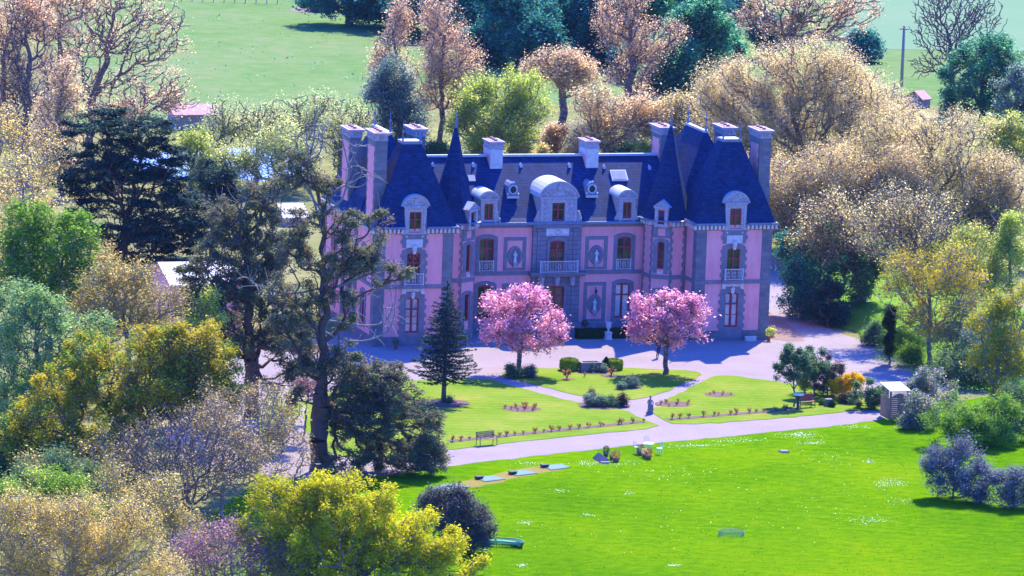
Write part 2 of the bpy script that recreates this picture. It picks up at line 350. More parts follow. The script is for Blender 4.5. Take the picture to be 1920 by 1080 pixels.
# ------------------------------------------------------------------ ground
mb = MB(); mb.face([(-1500, -600, 0), (2000, -600, 0), (2000, 2200, 0), (-1500, 2200, 0)]).build('ground', 'm_terrain', kind='structure')
sheet('field', [(230, -60), (1640, -60), (1640, 170), (1300, 185), (1000, 200), (880, 165), (700, 215), (520, 210), (380, 215), (240, 240), (100, 240), (100, -60)], .01, 'm_field')
sheet('far_field', [(1600, -150), (2150, -150), (2150, 100), (1850, 96), (1640, 92), (1560, 96)], .02, 'm_field_far')
sheet('meadow', [(1560, 96), (1640, 93), (2000, 98), (2000, 240), (1640, 180)], .014, 'm_field')
sheet('upper_field', [(200, -60), (1650, -60), (1650, -20), (200, -5)], .02, 'm_field_far')
sheet('pond', [(230, 300), (300, 285), (460, 275), (560, 285), (580, 320), (520, 345), (420, 330), (300, 345)], .015, 'm_water')
sheet('lawn', [(500, 890), (840, 868), (1250, 828), (1655, 786), (1760, 760), (2100, 700), (2300, 1400), (300, 1400), (350, 1000)], .02, 'm_lawn', smooth=1)
sheet('gravel_courtyard', [(360, 640), (560, 650), (700, 600), (1040, 590), (1460, 590), (1600, 640), (1720, 690), (1700, 760), (1668, 789), (1480, 808), (1255, 829), (1050, 850), (846, 873), (640, 905), (430, 890), (300, 850), (320, 760), (400, 740)], .03, 'm_gravel', smooth=2)
sheet('drive', [(1432, 480), (1447, 470), (1472, 500), (1478, 560), (1530, 610), (1620, 640), (1700, 672), (1800, 700), (1790, 730), (1700, 748), (1560, 720), (1470, 670), (1440, 600)], .042, 'm_track', smooth=2)
sheet('parterre_lawn', [(560, 770), (640, 720), (750, 716), (820, 712), (900, 711), (925, 714), (985, 731), (1085, 757), (1170, 768), (1200, 786), (1248, 802), (1100, 816), (960, 831), (845, 845), (600, 868)], .055, 'm_parterre', smooth=1)
sheet('parterre_lawn', [(940, 700), (965, 691), (1050, 692), (1130, 690), (1220, 693), (1305, 696), (1318, 706), (1275, 722), (1235, 742), (1180, 752), (1095, 746), (1010, 724), (945, 708)], .055, 'm_parterre', smooth=1)
sheet('parterre_lawn', [(1330, 708), (1360, 704), (1450, 716), (1530, 728), (1600, 742), (1665, 752), (1668, 766), (1560, 776), (1440, 787), (1268, 799), (1238, 786), (1222, 772), (1240, 755), (1290, 730)], .055, 'm_parterre', smooth=1)
sheet('earth_track', [(1436, 590), (1452, 592), (1520, 640), (1480, 642), (1436, 634)], .052, 'm_earth', smooth=1)
sheet('dry_grass_strip', [(800, 925), (850, 905), (930, 890), (1000, 875), (1062, 872), (1068, 880), (985, 893), (900, 912), (830, 928)], .03, 'm_drygrass', smooth=1)
def strip(px0, px1, wd, name='flower_border'):
    a, c = G(*px0), G(*px1); d = (c-a)/np.linalg.norm(c-a); nn = np.array([-d[1], d[0], 0])*wd
    m_ = MB(); m_.face([(*(a-nn)[:2], .066), (*(c-nn)[:2], .066), (*(c+nn)[:2], .066), (*(a+nn)[:2], .066)]); m_.build(name, 'soil', kind='structure'); return a, c
strip((842, 829), (1206, 792), .38); strip((1251, 788), (1500, 768), .38)
def disc(px, py, r, name='flower_bed', mat='soil', z=.068):
    c = G(px, py); m_ = MB(); k = 26; rr = random.Random(px)
    m_.face([(c[0]+r*math.cos(2*PI*i/k)*rr.uniform(.9, 1.08), c[1]+r*.8*math.sin(2*PI*i/k)*rr.uniform(.85, 1.12), z) for i in range(k)]); m_.build(name, mat, kind='structure')
for a in ((978, 768, 1.4), (1349, 741, 1.15), (1262, 759, 1.35), (1065, 712, .5), (1180, 727, 1.0), (1132, 761, 1.9), (832, 757, 1.9), (1110, 698, 1.4), (1146, 706, .8)): disc(*a)

# ------------------------------------------------------------------ CHATEAU
CH = empty('chateau', (0, 0, 0), 'pink French chateau with steep slate roofs, grey stone quoins and two pointed turrets', 'castle')
ZE = 9.1
def holes_wall(mb, fr, u0, u1, z0, z1, holes, dep=.38):
    us = sorted({u0, u1, *[h[0] for h in holes], *[h[1] for h in holes]}); zs = sorted({z0, z1, *[h[2] for h in holes], *[h[3] for h in holes]})
    for i in range(len(us)-1):
        for j in range(len(zs)-1):
            uc, zc = (us[i]+us[i+1])/2, (zs[j]+zs[j+1])/2
            if any(h[0] < uc < h[1] and h[2] < zc < h[3] for h in holes): continue
            mb.face([fr.p(us[i], zs[j], 0), fr.p(us[i+1], zs[j], 0), fr.p(us[i+1], zs[j+1], 0), fr.p(us[i], zs[j+1], 0)])
    for a, c, e, g in holes:
        for p, q in (((a, e), (a, g)), ((c, g), (c, e)), ((a, g), (c, g)), ((c, e), (a, e))):
            mb.face([fr.p(*p, 0), fr.p(*q, 0), fr.p(*q, -dep), fr.p(*p, -dep)])
        mb.face([fr.p(a, e, -dep), fr.p(c, e, -dep), fr.p(c, g, -dep), fr.p(a, g, -dep)])
rnd = random.Random(5)
def window(fr, uc, wd, z0, z1, kind='dark', transom=.68, par=None, fn='window', arch=0.0, bars=0, n=-.14):
    """painted frame with mullion and transom; pane and curtains behind"""
    a, c = uc-wd/2, uc+wd/2; t = .085; f = MB()
    f.box(fr, a, a+t, z0, z1, n-.05, n+.03); f.box(fr, c-t, c, z0, z1, n-.05, n+.03); f.box(fr, a+t, c-t, z1-t-arch, z1, n-.05, n+.03); f.box(fr, a+t, c-t, z0, z0+.14, n-.05, n+.03)
    if wd > .6: f.box(fr, uc-.06, uc+.06, z0+.14, z1-t-arch, n-.045, n+.045)
    zt = z0+(z1-z0)*transom
    if transom:
        f.box(fr, a+t, uc-.06, zt-.05, zt+.05, n-.045, n+.04); f.box(fr, uc+.06, c-t, zt-.05, zt+.05, n-.045, n+.04)
    for k in range(bars):
        zb = z0+.14+(zt-z0-.14)*(k+1)/(bars+1)
        f.box(fr, a+t, c-t, zb-.02, zb+.02, n-.03, n+.02)
    fo = f.build(fn, 'redwood', par)
    sub = fo if fn == 'window' else par
    p = MB(); p.face([fr.p(a+.03, z0+.05, n-.02), fr.p(c-.03, z0+.05, n-.02), fr.p(c-.03, z1-.03, n-.02), fr.p(a+.03, z1-.03, n-.02)]); p.build('pane', 'glass', sub)
    k = MB(); k.face([fr.p(a+.01, z0+.01, n-.2), fr.p(c-.01, z0+.01, n-.2), fr.p(c-.01, z1-.01, n-.2), fr.p(a+.01, z1-.01, n-.2)])
    k.build('interior', 'room', sub)
    if kind == 'curtain':
        q = MB()
        for (s0, s1) in ((a+.06, uc-.08), (uc+.08, c-.06)):
            m_ = 6; pp = [(s0+(s1-s0)*i/m_, -.14+.03*(i % 2)) for i in range(m_+1)]
            for (ua, na), (ub, nb) in zip(pp, pp[1:]): q.face([fr.p(ua, z0+.12, n+na+.03), fr.p(ub, z0+.12, n+nb+.03), fr.p(ub, z1-.15, n+nb+.03), fr.p(ua, z1-.15, n+na+.03)])
        q.build('curtain', 'curtain', sub)
    return fo
def surround(mb, fr, uc, wd, z0, z1, side=.32, top=.32, n=.05, teeth=True, rise=.16, botm=.12, h=.31):
    a, c = uc-wd/2, uc+wd/2; z = z0-botm; k = 0
    while z < z1-rise-1e-6:
        zn = min(z+h, z1-rise); e = side+(.13 if (k % 2 and teeth) else 0)
        mb.box(fr, a-e, a, z, zn, 0.0, n); mb.box(fr, c, c+e, z, zn, 0.0, n); z = zn; k += 1
    mb.prism(fr, [(a-side, z1-rise), *[(2*uc-u, zz) for u, zz in arc(uc, wd, z1-rise, z1, 8)], (c+side, z1-rise), *arc(uc, wd+2*side, z1-rise+.001, z1+top, 8)] if False else
             [(a-side, z1-rise)]+[(2*uc-u, zz) for u, zz in arc(uc, wd, z1-rise, z1, 8)]+[(c+side, z1-rise), (c+side, z1-rise+top*.75)]+[p for p in arc(uc, wd+2*side-.02, z1-rise+top*.75+.01, z1+top, 8)]+[(a-side, z1-rise+top*.75)], 0.0, n)
def railing(mb, fr, u0, u1, z0, z1, n0, n1, step=.13, ornate=True):
    t = .025
    for (a, c) in ((z1-.05, z1), (z0+.05, z0+.09)):
        mb.box(fr, u0, u1, a, c, n1-t, n1+t)
        for uu in (u0, u1): mb.box(fr, uu-t, uu+t, a, c, n0, n1-t)
    for uu in (u0, u1): mb.box(fr, uu-.035, uu+.035, z0, z1+.03, n1-.035, n1+.035)
    k = int((u1-u0)/step)
    for i in range(1, k): mb.box(fr, u0+(u1-u0)*i/k-.013, u0+(u1-u0)*i/k+.013, z0+.09, z1-.05, n1-.012, n1+.012)
    if ornate:
        for i in range(3):
            uc = u0+(u1-u0)*(i+.5)/3; zc = (z0+z1)/2
            mb.tube([fr.p(uc+.11*math.cos(a), zc+.2*math.sin(a), n1+.02) for a in [2*PI*q/12 for q in range(13)]], .02, 4)
# ---- main block walls
MF = Fr(0, 0, 0)
hs = []
for s in (-1, 1):
    hs += [(s*5.57-.575, s*5.57+.575, 4.8, 7.4), (s*5.57-.6, s*5.57+.6, .98, 3.77)]
wl = MB()
holes_wall(wl, MF, -8.2, -1.95, 0, 8.45, [h for h in hs if h[1] < 0]); holes_wall(wl, MF, 1.95, 8.2, 0, 8.45, [h for h in hs if h[0] > 0])
wl.face([(10, 9.2, 0), (-10, 9.2, 0), (-10, 9.2, 8.45), (10, 9.2, 8.45)])
wl.build('wall', 'pink', CH)
# centre bay
CB = Fr(0, -.32, 0); cb = MB()
holes_wall(cb, CB, -1.95, 1.95, 0, 8.45, [(-.6, .6, 4.85, 7.22), (-.7, .7, .9, 3.7)])
for s in (-1, 1): cb.face([CB.p(s*1.95, 0, 0), CB.p(s*1.95, 8.45, 0), CB.p(s*1.95, 8.45, -.32), CB.p(s*1.95, 0, -.32)])
for s in (-1, 1):
    cb.box(CB, s*1.45-.16, s*1.45+.16, .9, 4.3, 0, .09); cb.box(CB, s*1.45-.16, s*1.45+.16, 4.9, 8.1, 0, .09)
    cb.box(CB, s*1.45-.22, s*1.45+.22, 7.95, 8.15, .0, .14)
cb.build('centre_bay', 'ashlar', CH)
tr_ = MB(); surround(tr_, CB, 0, 1.2, 4.85, 7.22, .2, .3, .07, False); surround(tr_, CB, 0, 1.4, .9, 3.7, .2, .3, .07, False)
for s in (-1, 1):
    surround(tr_, MF, s*5.57, 1.15, 4.8, 7.4, .30, .3, .06, False, botm=.05); surround(tr_, MF, s*5.57, 1.2, .98, 3.77, .28, .3, .06, False, botm=.3)
    # niche frames
    for (z0, z1) in ((4.86, 7.45), (.75, 3.85)):
        for (a, c, e, g) in ((-.9, -.62, z0, z1), (.62, .9, z0, z1), (-.62, .62, z1-.26, z1), (-.62, .62, z0, z0+.2)): tr_.box(MF, s*3.3+a, s*3.3+c, e, g, 0, .05)
    tr_.box(MF, s*7.2-.12, s*7.2+.12, 0, 8.2, .0, .04)
build_split(tr_, 'window_surround', 'granite_plain', CH)
sc_ = MB()
for (a, c) in ((-8.2, -1.95), (1.95, 8.2)): sc_.box(MF, a, c, 4.5, 4.78, 0, .12); sc_.box(MF, a, c, 0, .7, 0.0, .14); sc_.box(MF, a, c, 8.2, 8.45, 0, .1)
sc_.box(CB, -2.2, 2.2, 4.45, 4.7, .0, .55); sc_.box(CB, -2.3, 2.3, 4.7, 4.8, 0, .85); sc_.box(CB, -2.0, 2.0, 8.2, 8.45, 0, .14); sc_.box(CB, -2.0, -.7, 0, .6, .0, .16); sc_.box(CB, .7, 2.0, 0, .6, .0, .16)
[sc_.box(MF, s_*5.57-.6, s_*5.57+.6, .7, .97, .0, .05) for s_ in (-1, 1)]; build_split(sc_, 'string_course', 'granite_plain', CH)
pn = MB(); pn.box(CB, -.92, .92, 7.56, 8.18, .0, .05); pn.build('stone_panel', 'limestone', CH)
ft = MB(); ft.tube([CB.p(.22*math.cos(a), 7.87+.16*math.sin(a), .06) for a in [2*PI*q/14 for q in range(15)]], .025, 4); ft.box(CB, -.85, .85, 8.1, 8.15, .05, .075); ft.box(CB, -.85, .85, 7.6, 7.65, .05, .075); ft.build('panel_relief', 'carved', CH)
window(CB, 0, 1.2, 4.85, 7.22, 'dark', .68, CH, arch=.1); window(CB, 0, 1.4, .9, 3.7, 'dark', .7, CH, arch=.1)
for s in (-1, 1):
    window(MF, s*5.57, 1.15, 4.8, 7.4, 'dark', .68, CH, arch=.1); window(MF, s*5.57, 1.2, .98, 3.77, 'curtain' if s > 0 else 'dark', .66, CH, arch=.1)
rl = MB(); railing(rl, CB, -1.5, 1.5, 4.8, 5.72, .0, .75); rl.build('balcony_railing', 'white_iron', CH)
for s in (-1, 1): rl = MB(); railing(rl, MF, s*5.57-.56, s*5.57+.56, 4.8, 5.65, -.05, .06); rl.build('balcony_railing', 'white_iron', CH)
for uu in (-1.25, 0, 1.25):
    br = MB(); br.prism(CB, [(uu-.14, 3.75), (uu+.14, 3.75), (uu+.2, 4.45), (uu-.2, 4.45)], .08, .45)
    br.ball(CB.p(uu, 4.25, .5), .17, 8, 5); br.ball(CB.p(uu, 3.92, .42), .13, 8, 5); br.ball(CB.p(uu-.13, 4.3, .45), .09, 6, 4); br.ball(CB.p(uu+.13, 4.3, .45), .09, 6, 4); br.build('bracket', 'carved', CH)
def figure(mb, c, h, wide=1.0):
    """robed standing figure, one mesh"""
    x, y, z = c; k = h/1.0
    mb.lathe((x, y, z), [(.15*k, 0), (.16*k, .04*k), (.12*k, .25*k), (.10*k, .45*k), (.085*k, .58*k), (.12*k, .70*k), (.13*k, .77*k), (.06*k, .82*k), (.035*k, .86*k)], 10, True, 1.0*wide, .75)
    mb.ball((x, y, z+.92*k), .062*k, 8, 6, 1, 1, 1.25)
    mb.tube([(x-.12*k, y, z+.76*k), (x-.15*k, y-.02*k, z+.6*k), (x-.04*k, y-.12*k, z+.55*k)], [.04*k, .035*k, .025*k], 6)
    mb.tube([(x+.12*k, y, z+.76*k), (x+.16*k, y-.02*k, z+.6*k), (x+.12*k, y-.1*k, z+.47*k)], [.04*k, .035*k, .025*k], 6)
    for i in range(5): a = -2.6+i*.55; mb.tube([(x+.13*k*math.cos(a), y+.1*k*math.sin(a), z+.02), (x+.085*k*math.cos(a), y+.07*k*math.sin(a), z+.5*k)], [.02*k, .012*k], 4)
def niche(u, zc, pot=False):
    nb = MB(); seg = 20
    el = lambda rx, rz, n_: [MF.p(u+rx*math.cos(2*PI*i/seg), zc+rz*math.sin(2*PI*i/seg), n_) for i in range(seg)]
    A, B_, C_, D = el(.60, .78, .02), el(.56, .74, .09), el(.40, .58, .09), el(.34, .50, .012)
    for P, Q in ((A, B_), (B_, C_), (C_, D)):
        for i in range(seg): nb.face([P[i], P[(i+1) % seg], Q[(i+1) % seg], Q[i]], True)
    nb.face(D); o = nb.build('niche', 'granite_plain', CH)
    sb = MB(); figure(sb, (u, -.14, zc-.42), .85); sb.build('statue', 'marble', o)
    lb = MB(); lb.box(MF, u-.18, u+.18, zc-.52, zc-.42, .02, .3); lb.lathe((u, -.16, zc-.95), [(.05, 0), (.10, .1), (.14, .28), (.19, .42)], 8); lb.box(MF, u-.2, u+.2, zc-.76, zc-.72, .02, .26); lb.build('ledge', 'carved', o)
for s in (-1, 1): niche(s*3.3, 5.98); niche(s*3.3, 2.15)
ln = MB(); ln.tube([MF.p(3.3, 3.35, .05), MF.p(3.3, 3.5, .25), MF.p(3.3, 3.3, .33)], .025, 5); ln.lathe((3.3, -.33, 2.98), [(.04, 0), (.09, .06), (.12, .26), (.03, .36)], 6); ln.build('wall_lantern', 'dark_iron', CH)
# steps and low wall before the centre door
st = MB()
for k in range(5): st.box(Fr(0, -.64, 0), -1.9+.0*k, 1.9, .18*(4-k)+.0, .18*(5-k), .35*k, .35*(k+1)); 
st.build('front_steps', 'granite_plain', CH)

# ---- pavilions
def cornice(mb, md, fr, u0, u1, z0=8.72, n=.0, skip=None):
    """moulded cornice (mb) and pale brackets with pink between (md)"""
    segs = [(u0, u1)] if skip is None else [(u0, skip[0]), (skip[1], u1)]
    for a, c in segs:
        mb.box(fr, a, c, z0-.12, z0-.02, 0, .07); mb.box(fr, a, c, z0+.3, z0+.4, 0.0, .42)
        k = max(1, round((c-a)/.34))
        for i in range(k):
            m_ = a+(c-a)*(i+.5)/k; md.box(fr, m_-.085, m_+.085, z0-.02, z0+.3, 0, .33)
dentM = MB(); corM = MB(); quo = MB(); pav = MB(); psur = MB(); band = MB(); plinth = MB(); keyst = MB()
PX0, PX1, PF, PB = 9.78, 15.86, -4.9, 9.9
SF = {}
for s in (-1, 1):
    FF = Fr(s*(PX0+PX1)/2, PF, 0); hw = (PX1-PX0)/2
    holes_wall(pav, FF, -hw, hw, 0, 9.0, [(-.54, .54, 4.75, 7.22), (-.54, .54, 1.0, 3.77)])
    # side walls
    outer = Fr(s*PX1, (PF+PB)/2, -PI/2 if s < 0 else PI/2); L = (PB-PF)/2
    inner = Fr(s*PX0, PF/2+.2, PI/2 if s < 0 else -PI/2)
    oh = []
    for uu in (-4.2, 0.3, 4.4) if s < 0 else (4.2, -.3, -4.4): oh += [(uu-.5, uu+.5, 4.8, 7.2), (uu-.5, uu+.5, 1.2, 3.75)]
    holes_wall(pav, outer, -L, L, 0, 9.0, oh)
    for h in oh: window(outer, (h[0]+h[1])/2, 1.0, h[2], h[3], 'dark', .68, CH); surround(psur, outer, (h[0]+h[1])/2, 1.0, h[2], h[3], .3, .3)
    pav.face([inner.p(-2.65, 0, 0), inner.p(2.65, 0, 0), inner.p(2.65, 9, 0), inner.p(-2.65, 9, 0)])
    pav.face([(s*PX0, PB, 0), (s*PX1, PB, 0), (s*PX1, PB, 9), (s*PX0, PB, 9)])
    for (u0, u1) in ((-hw, -hw+.78), (hw-.78, hw)):
        quo.box(FF, u0-(.04 if u0 < 0 else 0), u1+(.04 if u1 > 1 else 0), .75, 8.6, 0, .05)
    for fr, LL in ((outer, L), (inner, 2.65)):
        for (u0, u1) in ((-LL, -LL+.75), (LL-.75, LL)): quo.box(fr, u0, u1, .75, 8.6, 0, .04)
        band.box(fr, -LL+.75, LL-.75, 4.42, 4.72, 0, .03); band.box(fr, -LL, LL, 4.45, 4.69, .04, .07); plinth.box(fr, -LL, LL, 0, .75, 0, .10)
        cornice(corM, dentM, fr, -LL-.0, LL+.0)
    quo.box(outer, -1.9, -1.0, .75, 8.6, 0, .05); quo.box(outer, 1.6, 2.5, .75, 8.6, 0, .05)
    surround(psur, FF, 0, 1.08, 4.75, 7.22, .40, .34, .06, True, botm=.1); surround(psur, FF, 0, 1.08, 1.0, 3.77, .42, .4, .06, True, botm=.95)
    psur.box(FF, -.54, .54, .2, .99, 0, .04); psur.box(FF, -.6, .6, 8.58, 8.72, 0, .06)
    z = 7.56; k = 0
    while z < 8.58:
        e = .94+(.13 if k % 2 else 0); psur.box(FF, -e, e, z, min(z+.31, 8.58), 0, .055); z += .31; k += 1
    band.box(FF, -hw+.78, -1.0, 4.42, 4.70, 0, .09); band.box(FF, 1.0, hw-.78, 4.42, 4.70, 0, .09); band.box(FF, -hw-.08, -hw+.78, 4.42, 4.70, .05, .09); band.box(FF, hw-.78, hw+.08, 4.42, 4.7, .05, .09)
    band.box(FF, -.9, .9, 4.46, 4.72, 0, .32)
    plinth.box(FF, -hw-.1, -.96, 0, .75, 0, .12); plinth.box(FF, .96, hw+.1, 0, .75, 0, .12); plinth.box(FF, -.96, .96, 0, .2, 0, .1)
    cornice(corM, dentM, FF, -hw-.42, hw+.42, skip=(-.85, .85))
    window(FF, 0, 1.08, 4.75, 7.22, 'dark', .66, CH, arch=.1); window(FF, 0, 1.08, 1.0, 3.77, 'curtain', .66, CH, arch=.1, bars=1 if s > 0 else 2)
    rl = MB(); railing(rl, FF, -.72, .72, 4.72, 5.62, .02, .30, .12); rl.build('balcony_railing', 'white_iron', CH)
    keyst.box(FF, -.64, .64, 7.58, 8.2, .055, .09)
    keyst.prism(FF, [(-.1, 7.1), (.1, 7.1), (.2, 7.72), (-.2, 7.72)], .06, .22); keyst.ball(FF.p(0, 7.62, .24), .17, 8, 5); keyst.ball(FF.p(0, 7.35, .2), .12, 8, 5)
    keyst.box(FF, -.88, -.6, 4.05, 4.46, .06, .2); keyst.box(FF, .6, .88, 4.05, 4.46, .06, .2); keyst.box(FF, -.6, .6, 4.22, 4.46, .06, .1)
    keyst.prism(FF, [(-.1, 3.68), (.1, 3.68), (.17, 4.1), (-.17, 4.1)], .06, .2); keyst.ball(FF.p(0, 4.08, .22), .14, 8, 5)
    for uu in (-.62, .62): keyst.box(FF, uu-.06, uu+.06, 8.36, 8.48, .055, .09)
    SF[s] = FF
build_split(pav, 'pavilion_wall', 'pink', CH); build_split(quo, 'quoin', 'granite', CH); build_split(psur, 'toothed_surround', 'granite_plain', CH); build_split(band, 'pavilion_string_course', 'granite_plain', CH)
build_split(plinth, 'plinth', 'granite', CH); build_split(keyst, 'carved_keystone', 'limestone', CH)

# ---- roofs
def pyramid(mb, x0, x1, y0, y1, z0, tx0, tx1, ty0, ty1, z1, notch=None):
    """steep hipped roof that kicks out at the eave"""
    lv = []
    for t in (0, .06, .14, .24, .65, 1):
        k = t if t >= .2 else t*(.55 if t < .1 else .8)
        zz = z0+(z1-z0)*k; e = t*1.0
        lv.append((x0+(tx0-x0)*e, x1+(tx1-x1)*e, y0+(ty0-y0)*e, y1+(ty1-y1)*e, zz))
    for a, c in zip(lv, lv[1:]):
        A = [(a[0], a[2], a[4]), (a[1], a[2], a[4]), (a[1], a[3], a[4]), (a[0], a[3], a[4])]; B_ = [(c[0], c[2], c[4]), (c[1], c[2], c[4]), (c[1], c[3], c[4]), (c[0], c[3], c[4])]
        for i in range(4):
            if notch and i == 0 and c is not lv[-1] and c is not lv[-2]:
                n0_, n1_ = notch; mb.face([A[0], (n0_, A[0][1], A[0][2]), (n0_, B_[0][1], B_[0][2]), B_[0]]); mb.face([(n1_, A[0][1], A[0][2]), A[1], B_[1], (n1_, B_[0][1], B_[0][2])]); continue
            mb.face([A[i], A[(i+1) % 4], B_[(i+1) % 4], B_[i]])
    t_ = lv[-1]; mb.face([(t_[0], t_[2], z1), (t_[1], t_[2], z1), (t_[1], t_[3], z1), (t_[0], t_[3], z1)])
for s in (-1, 1):
    xc = s*12.82; e = 3.3
    r_ = MB(); pyramid(r_, xc-e, xc+e, PF-.42, -.45, ZE+.03, xc-.70, xc+.70, -3.45, -2.2, 15.36, (xc-.86, xc+.86)); ro = r_.build('pavilion_roof', 'slate', CH)
    g = MB(); g.box(W0, xc-e-.03, xc-.9, ZE-.03, ZE+.10, -(PF-.42)-.02, -(PF-.42)+.10); g.box(W0, xc+.9, xc+e+.03, ZE-.03, ZE+.10, -(PF-.42)-.02, -(PF-.42)+.10)
    for sx in (-1, 1): g.box(W0, xc+sx*(e+.04)-.06, xc+sx*(e+.04)+.06, ZE-.03, ZE+.10, .5, -(PF-.42)-.02)
    build_split(g, 'gutter', 'lead', ro)
    g = MB(); g.box(W0, xc-.78, xc+.78, 15.24, 15.44, 2.1, 3.53); g.build('ridge_flashing', 'lead', ro)
    g = MB(); g.box(W0, xc-.66, xc+.66, 15.44, 15.48, 2.25, 3.4); g.build('ridge_cap', 'zinc', ro)
    for sx in (-1, 1):
        f = MB(); f.lathe((xc+sx*.68, -3.3, 15.44), [(.10, 0), (.06, .1), (.1, .2), (.04, .32), (.03, .6), (.09, .7), (.09, .78), (.02, .9), (.015, 1.5)], 8); f.build('finial', 'lead', CH)
    r_ = MB(); pyramid(r_, xc-e, xc+e, -.4, 10.3, ZE+.0, xc-.12, xc+.12, 2.7, 7.0, 15.15); ro = r_.build('rear_roof', 'slate', CH)
    g = MB(); g.box(W0, xc-.16, xc+.16, 15.1, 15.27, -7.1, -2.6); g.build('ridge_flashing', 'zinc', ro)
    for yy in (2.7, 6.9):
        f = MB(); f.lathe((xc, yy, 15.2), [(.13, 0), (.07, .15), (.12, .3), (.04, .42), (.03, .8), (.10, .9), (.09, 1.0), (.02, 1.1), (.015, 1.7)], 8); f.build('finial', 'lead', CH)
# main roof
r_ = MB()
prof = [(-.42, 8.62), (.1, 8.95), (.9, 9.72), (4.6, 13.1)]
for (ya, za), (yb, zb) in zip(prof, prof[1:]):
    r_.face([(-9.6, ya, za), (9.6, ya, za), (9.6, yb, zb), (-9.6, yb, zb)]); r_.face([(9.6, 9.2-ya, za), (-9.6, 9.2-ya, za), (-9.6, 9.2-yb, zb), (9.6, 9.2-yb, zb)])
ro = r_.build('roof', 'slate', CH)
def roof_z(y):
    for (ya, za), (yb, zb) in zip(prof, prof[1:]):
        if y <= yb: return za+(zb-za)*(y-ya)/(yb-ya)
    return 13.1
g = MB(); g.box(W0, -9.6, 9.6, 13.05, 13.22, -4.75, -4.45); g.build('ridge_flashing', 'zinc', ro)
g = MB(); g.box(W0, -8.2, 8.2, 8.48, 8.66, .36, .52); g.box(W0, -8.2, 8.2, 8.451, 8.53, -.1, .359); build_split(g, 'gutter', 'lead', ro)
for px, py in ((812, 308), (888, 308), (977, 309), (1068, 309), (1133, 312), (1218, 313)):
    d = ray(px, py); best = min(((lambda P: (abs(P[2]-roof_z(P[1])-.12), tuple(P)))(CAM+d*((y_-CAM[1])/d[1])) for y_ in np.linspace(.5, 4.4, 80)))
    P = best[1]; v = MB(); v.prism(Fr(P[0], P[1], 0), [(-.11, P[2]-.3), (.11, P[2]-.3), (.11, P[2]), (0, P[2]+.16), (-.11, P[2])], -.35, .08); v.build('roof_vent', 'zinc', ro)
# skylight
def on_roof(px, py):
    d = ray(px, py); return min(((lambda P: (abs(P[2]-roof_z(P[1])), tuple(P)))(CAM+d*((y_-CAM[1])/d[1])) for y_ in np.linspace(-.3, 4.5, 200)))[1]
P = on_roof(1160, 330); sv = MB(); a = math.atan2(3.38, 3.7)
def slab_on_roof(mb, x, y, w_, l_, t0, t1):
    c_, s_ = math.cos(a), math.sin(a); z = roof_z(y)
    vs = []
    for dn in (t0, t1):
        for dl in (-l_/2, l_/2):
            for dx in (-w_/2, w_/2): vs.append((x+dx, y+dl*c_-dn*s_, z+dl*s_+dn*c_))
    for q in ((0, 2, 3, 1), (4, 5, 7, 6), (0, 1, 5, 4), (2, 6, 7, 3), (0, 4, 6, 2), (1, 3, 7, 5)): mb.face([vs[i] for i in q])
slab_on_roof(sv, P[0], P[1], 1.3, 1.05, -.05, .14); sk = sv.build('skylight', 'zinc', ro)
sv = MB(); slab_on_roof(sv, P[0], P[1], 1.1, .85, .13, .16); sv.build('skylight_pane', 'lead', ro)
P = on_roof(884, 335); sv = MB(); slab_on_roof(sv, P[0], P[1], .55, .6, -.05, .1); sv.build('skylight', 'lead', ro)
# oculus dormers
for s in (-1, 1):
    fr = Fr(s*3.2, 1.3, 0); o_ = MB(); zc = 10.95
    o_.prism(fr, [(-.42, 10.3), (.42, 10.3), (.38, 11.2), (.2, 11.42), (0, 11.52), (-.2, 11.42), (-.38, 11.2)], -1.6, 0)
    dm = o_.build('oculus_dormer', 'lead', CH)
    q = MB()
    q.tube([fr.p(.3*math.cos(a), zc+.33*math.sin(a), .03) for a in [2*PI*k/18 for k in range(19)]], .06, 6); q.prism(fr, [(-.5, 10.28), (.5, 10.28), (.46, 10.45), (-.46, 10.45)], .0, .1); q.ball(fr.p(0, 11.5, .02), .09, 8, 5)
    for sx in (-1, 1): q.ball(fr.p(sx*.42, 10.6, .0), .1, 8, 5)
    q.build('carved_ring', 'zinc', dm)
    q = MB(); q.face([fr.p(.27*math.cos(2*PI*k/18), zc+.3*math.sin(2*PI*k/18), .012) for k in range(18)]); q.build('pane', 'room', dm)
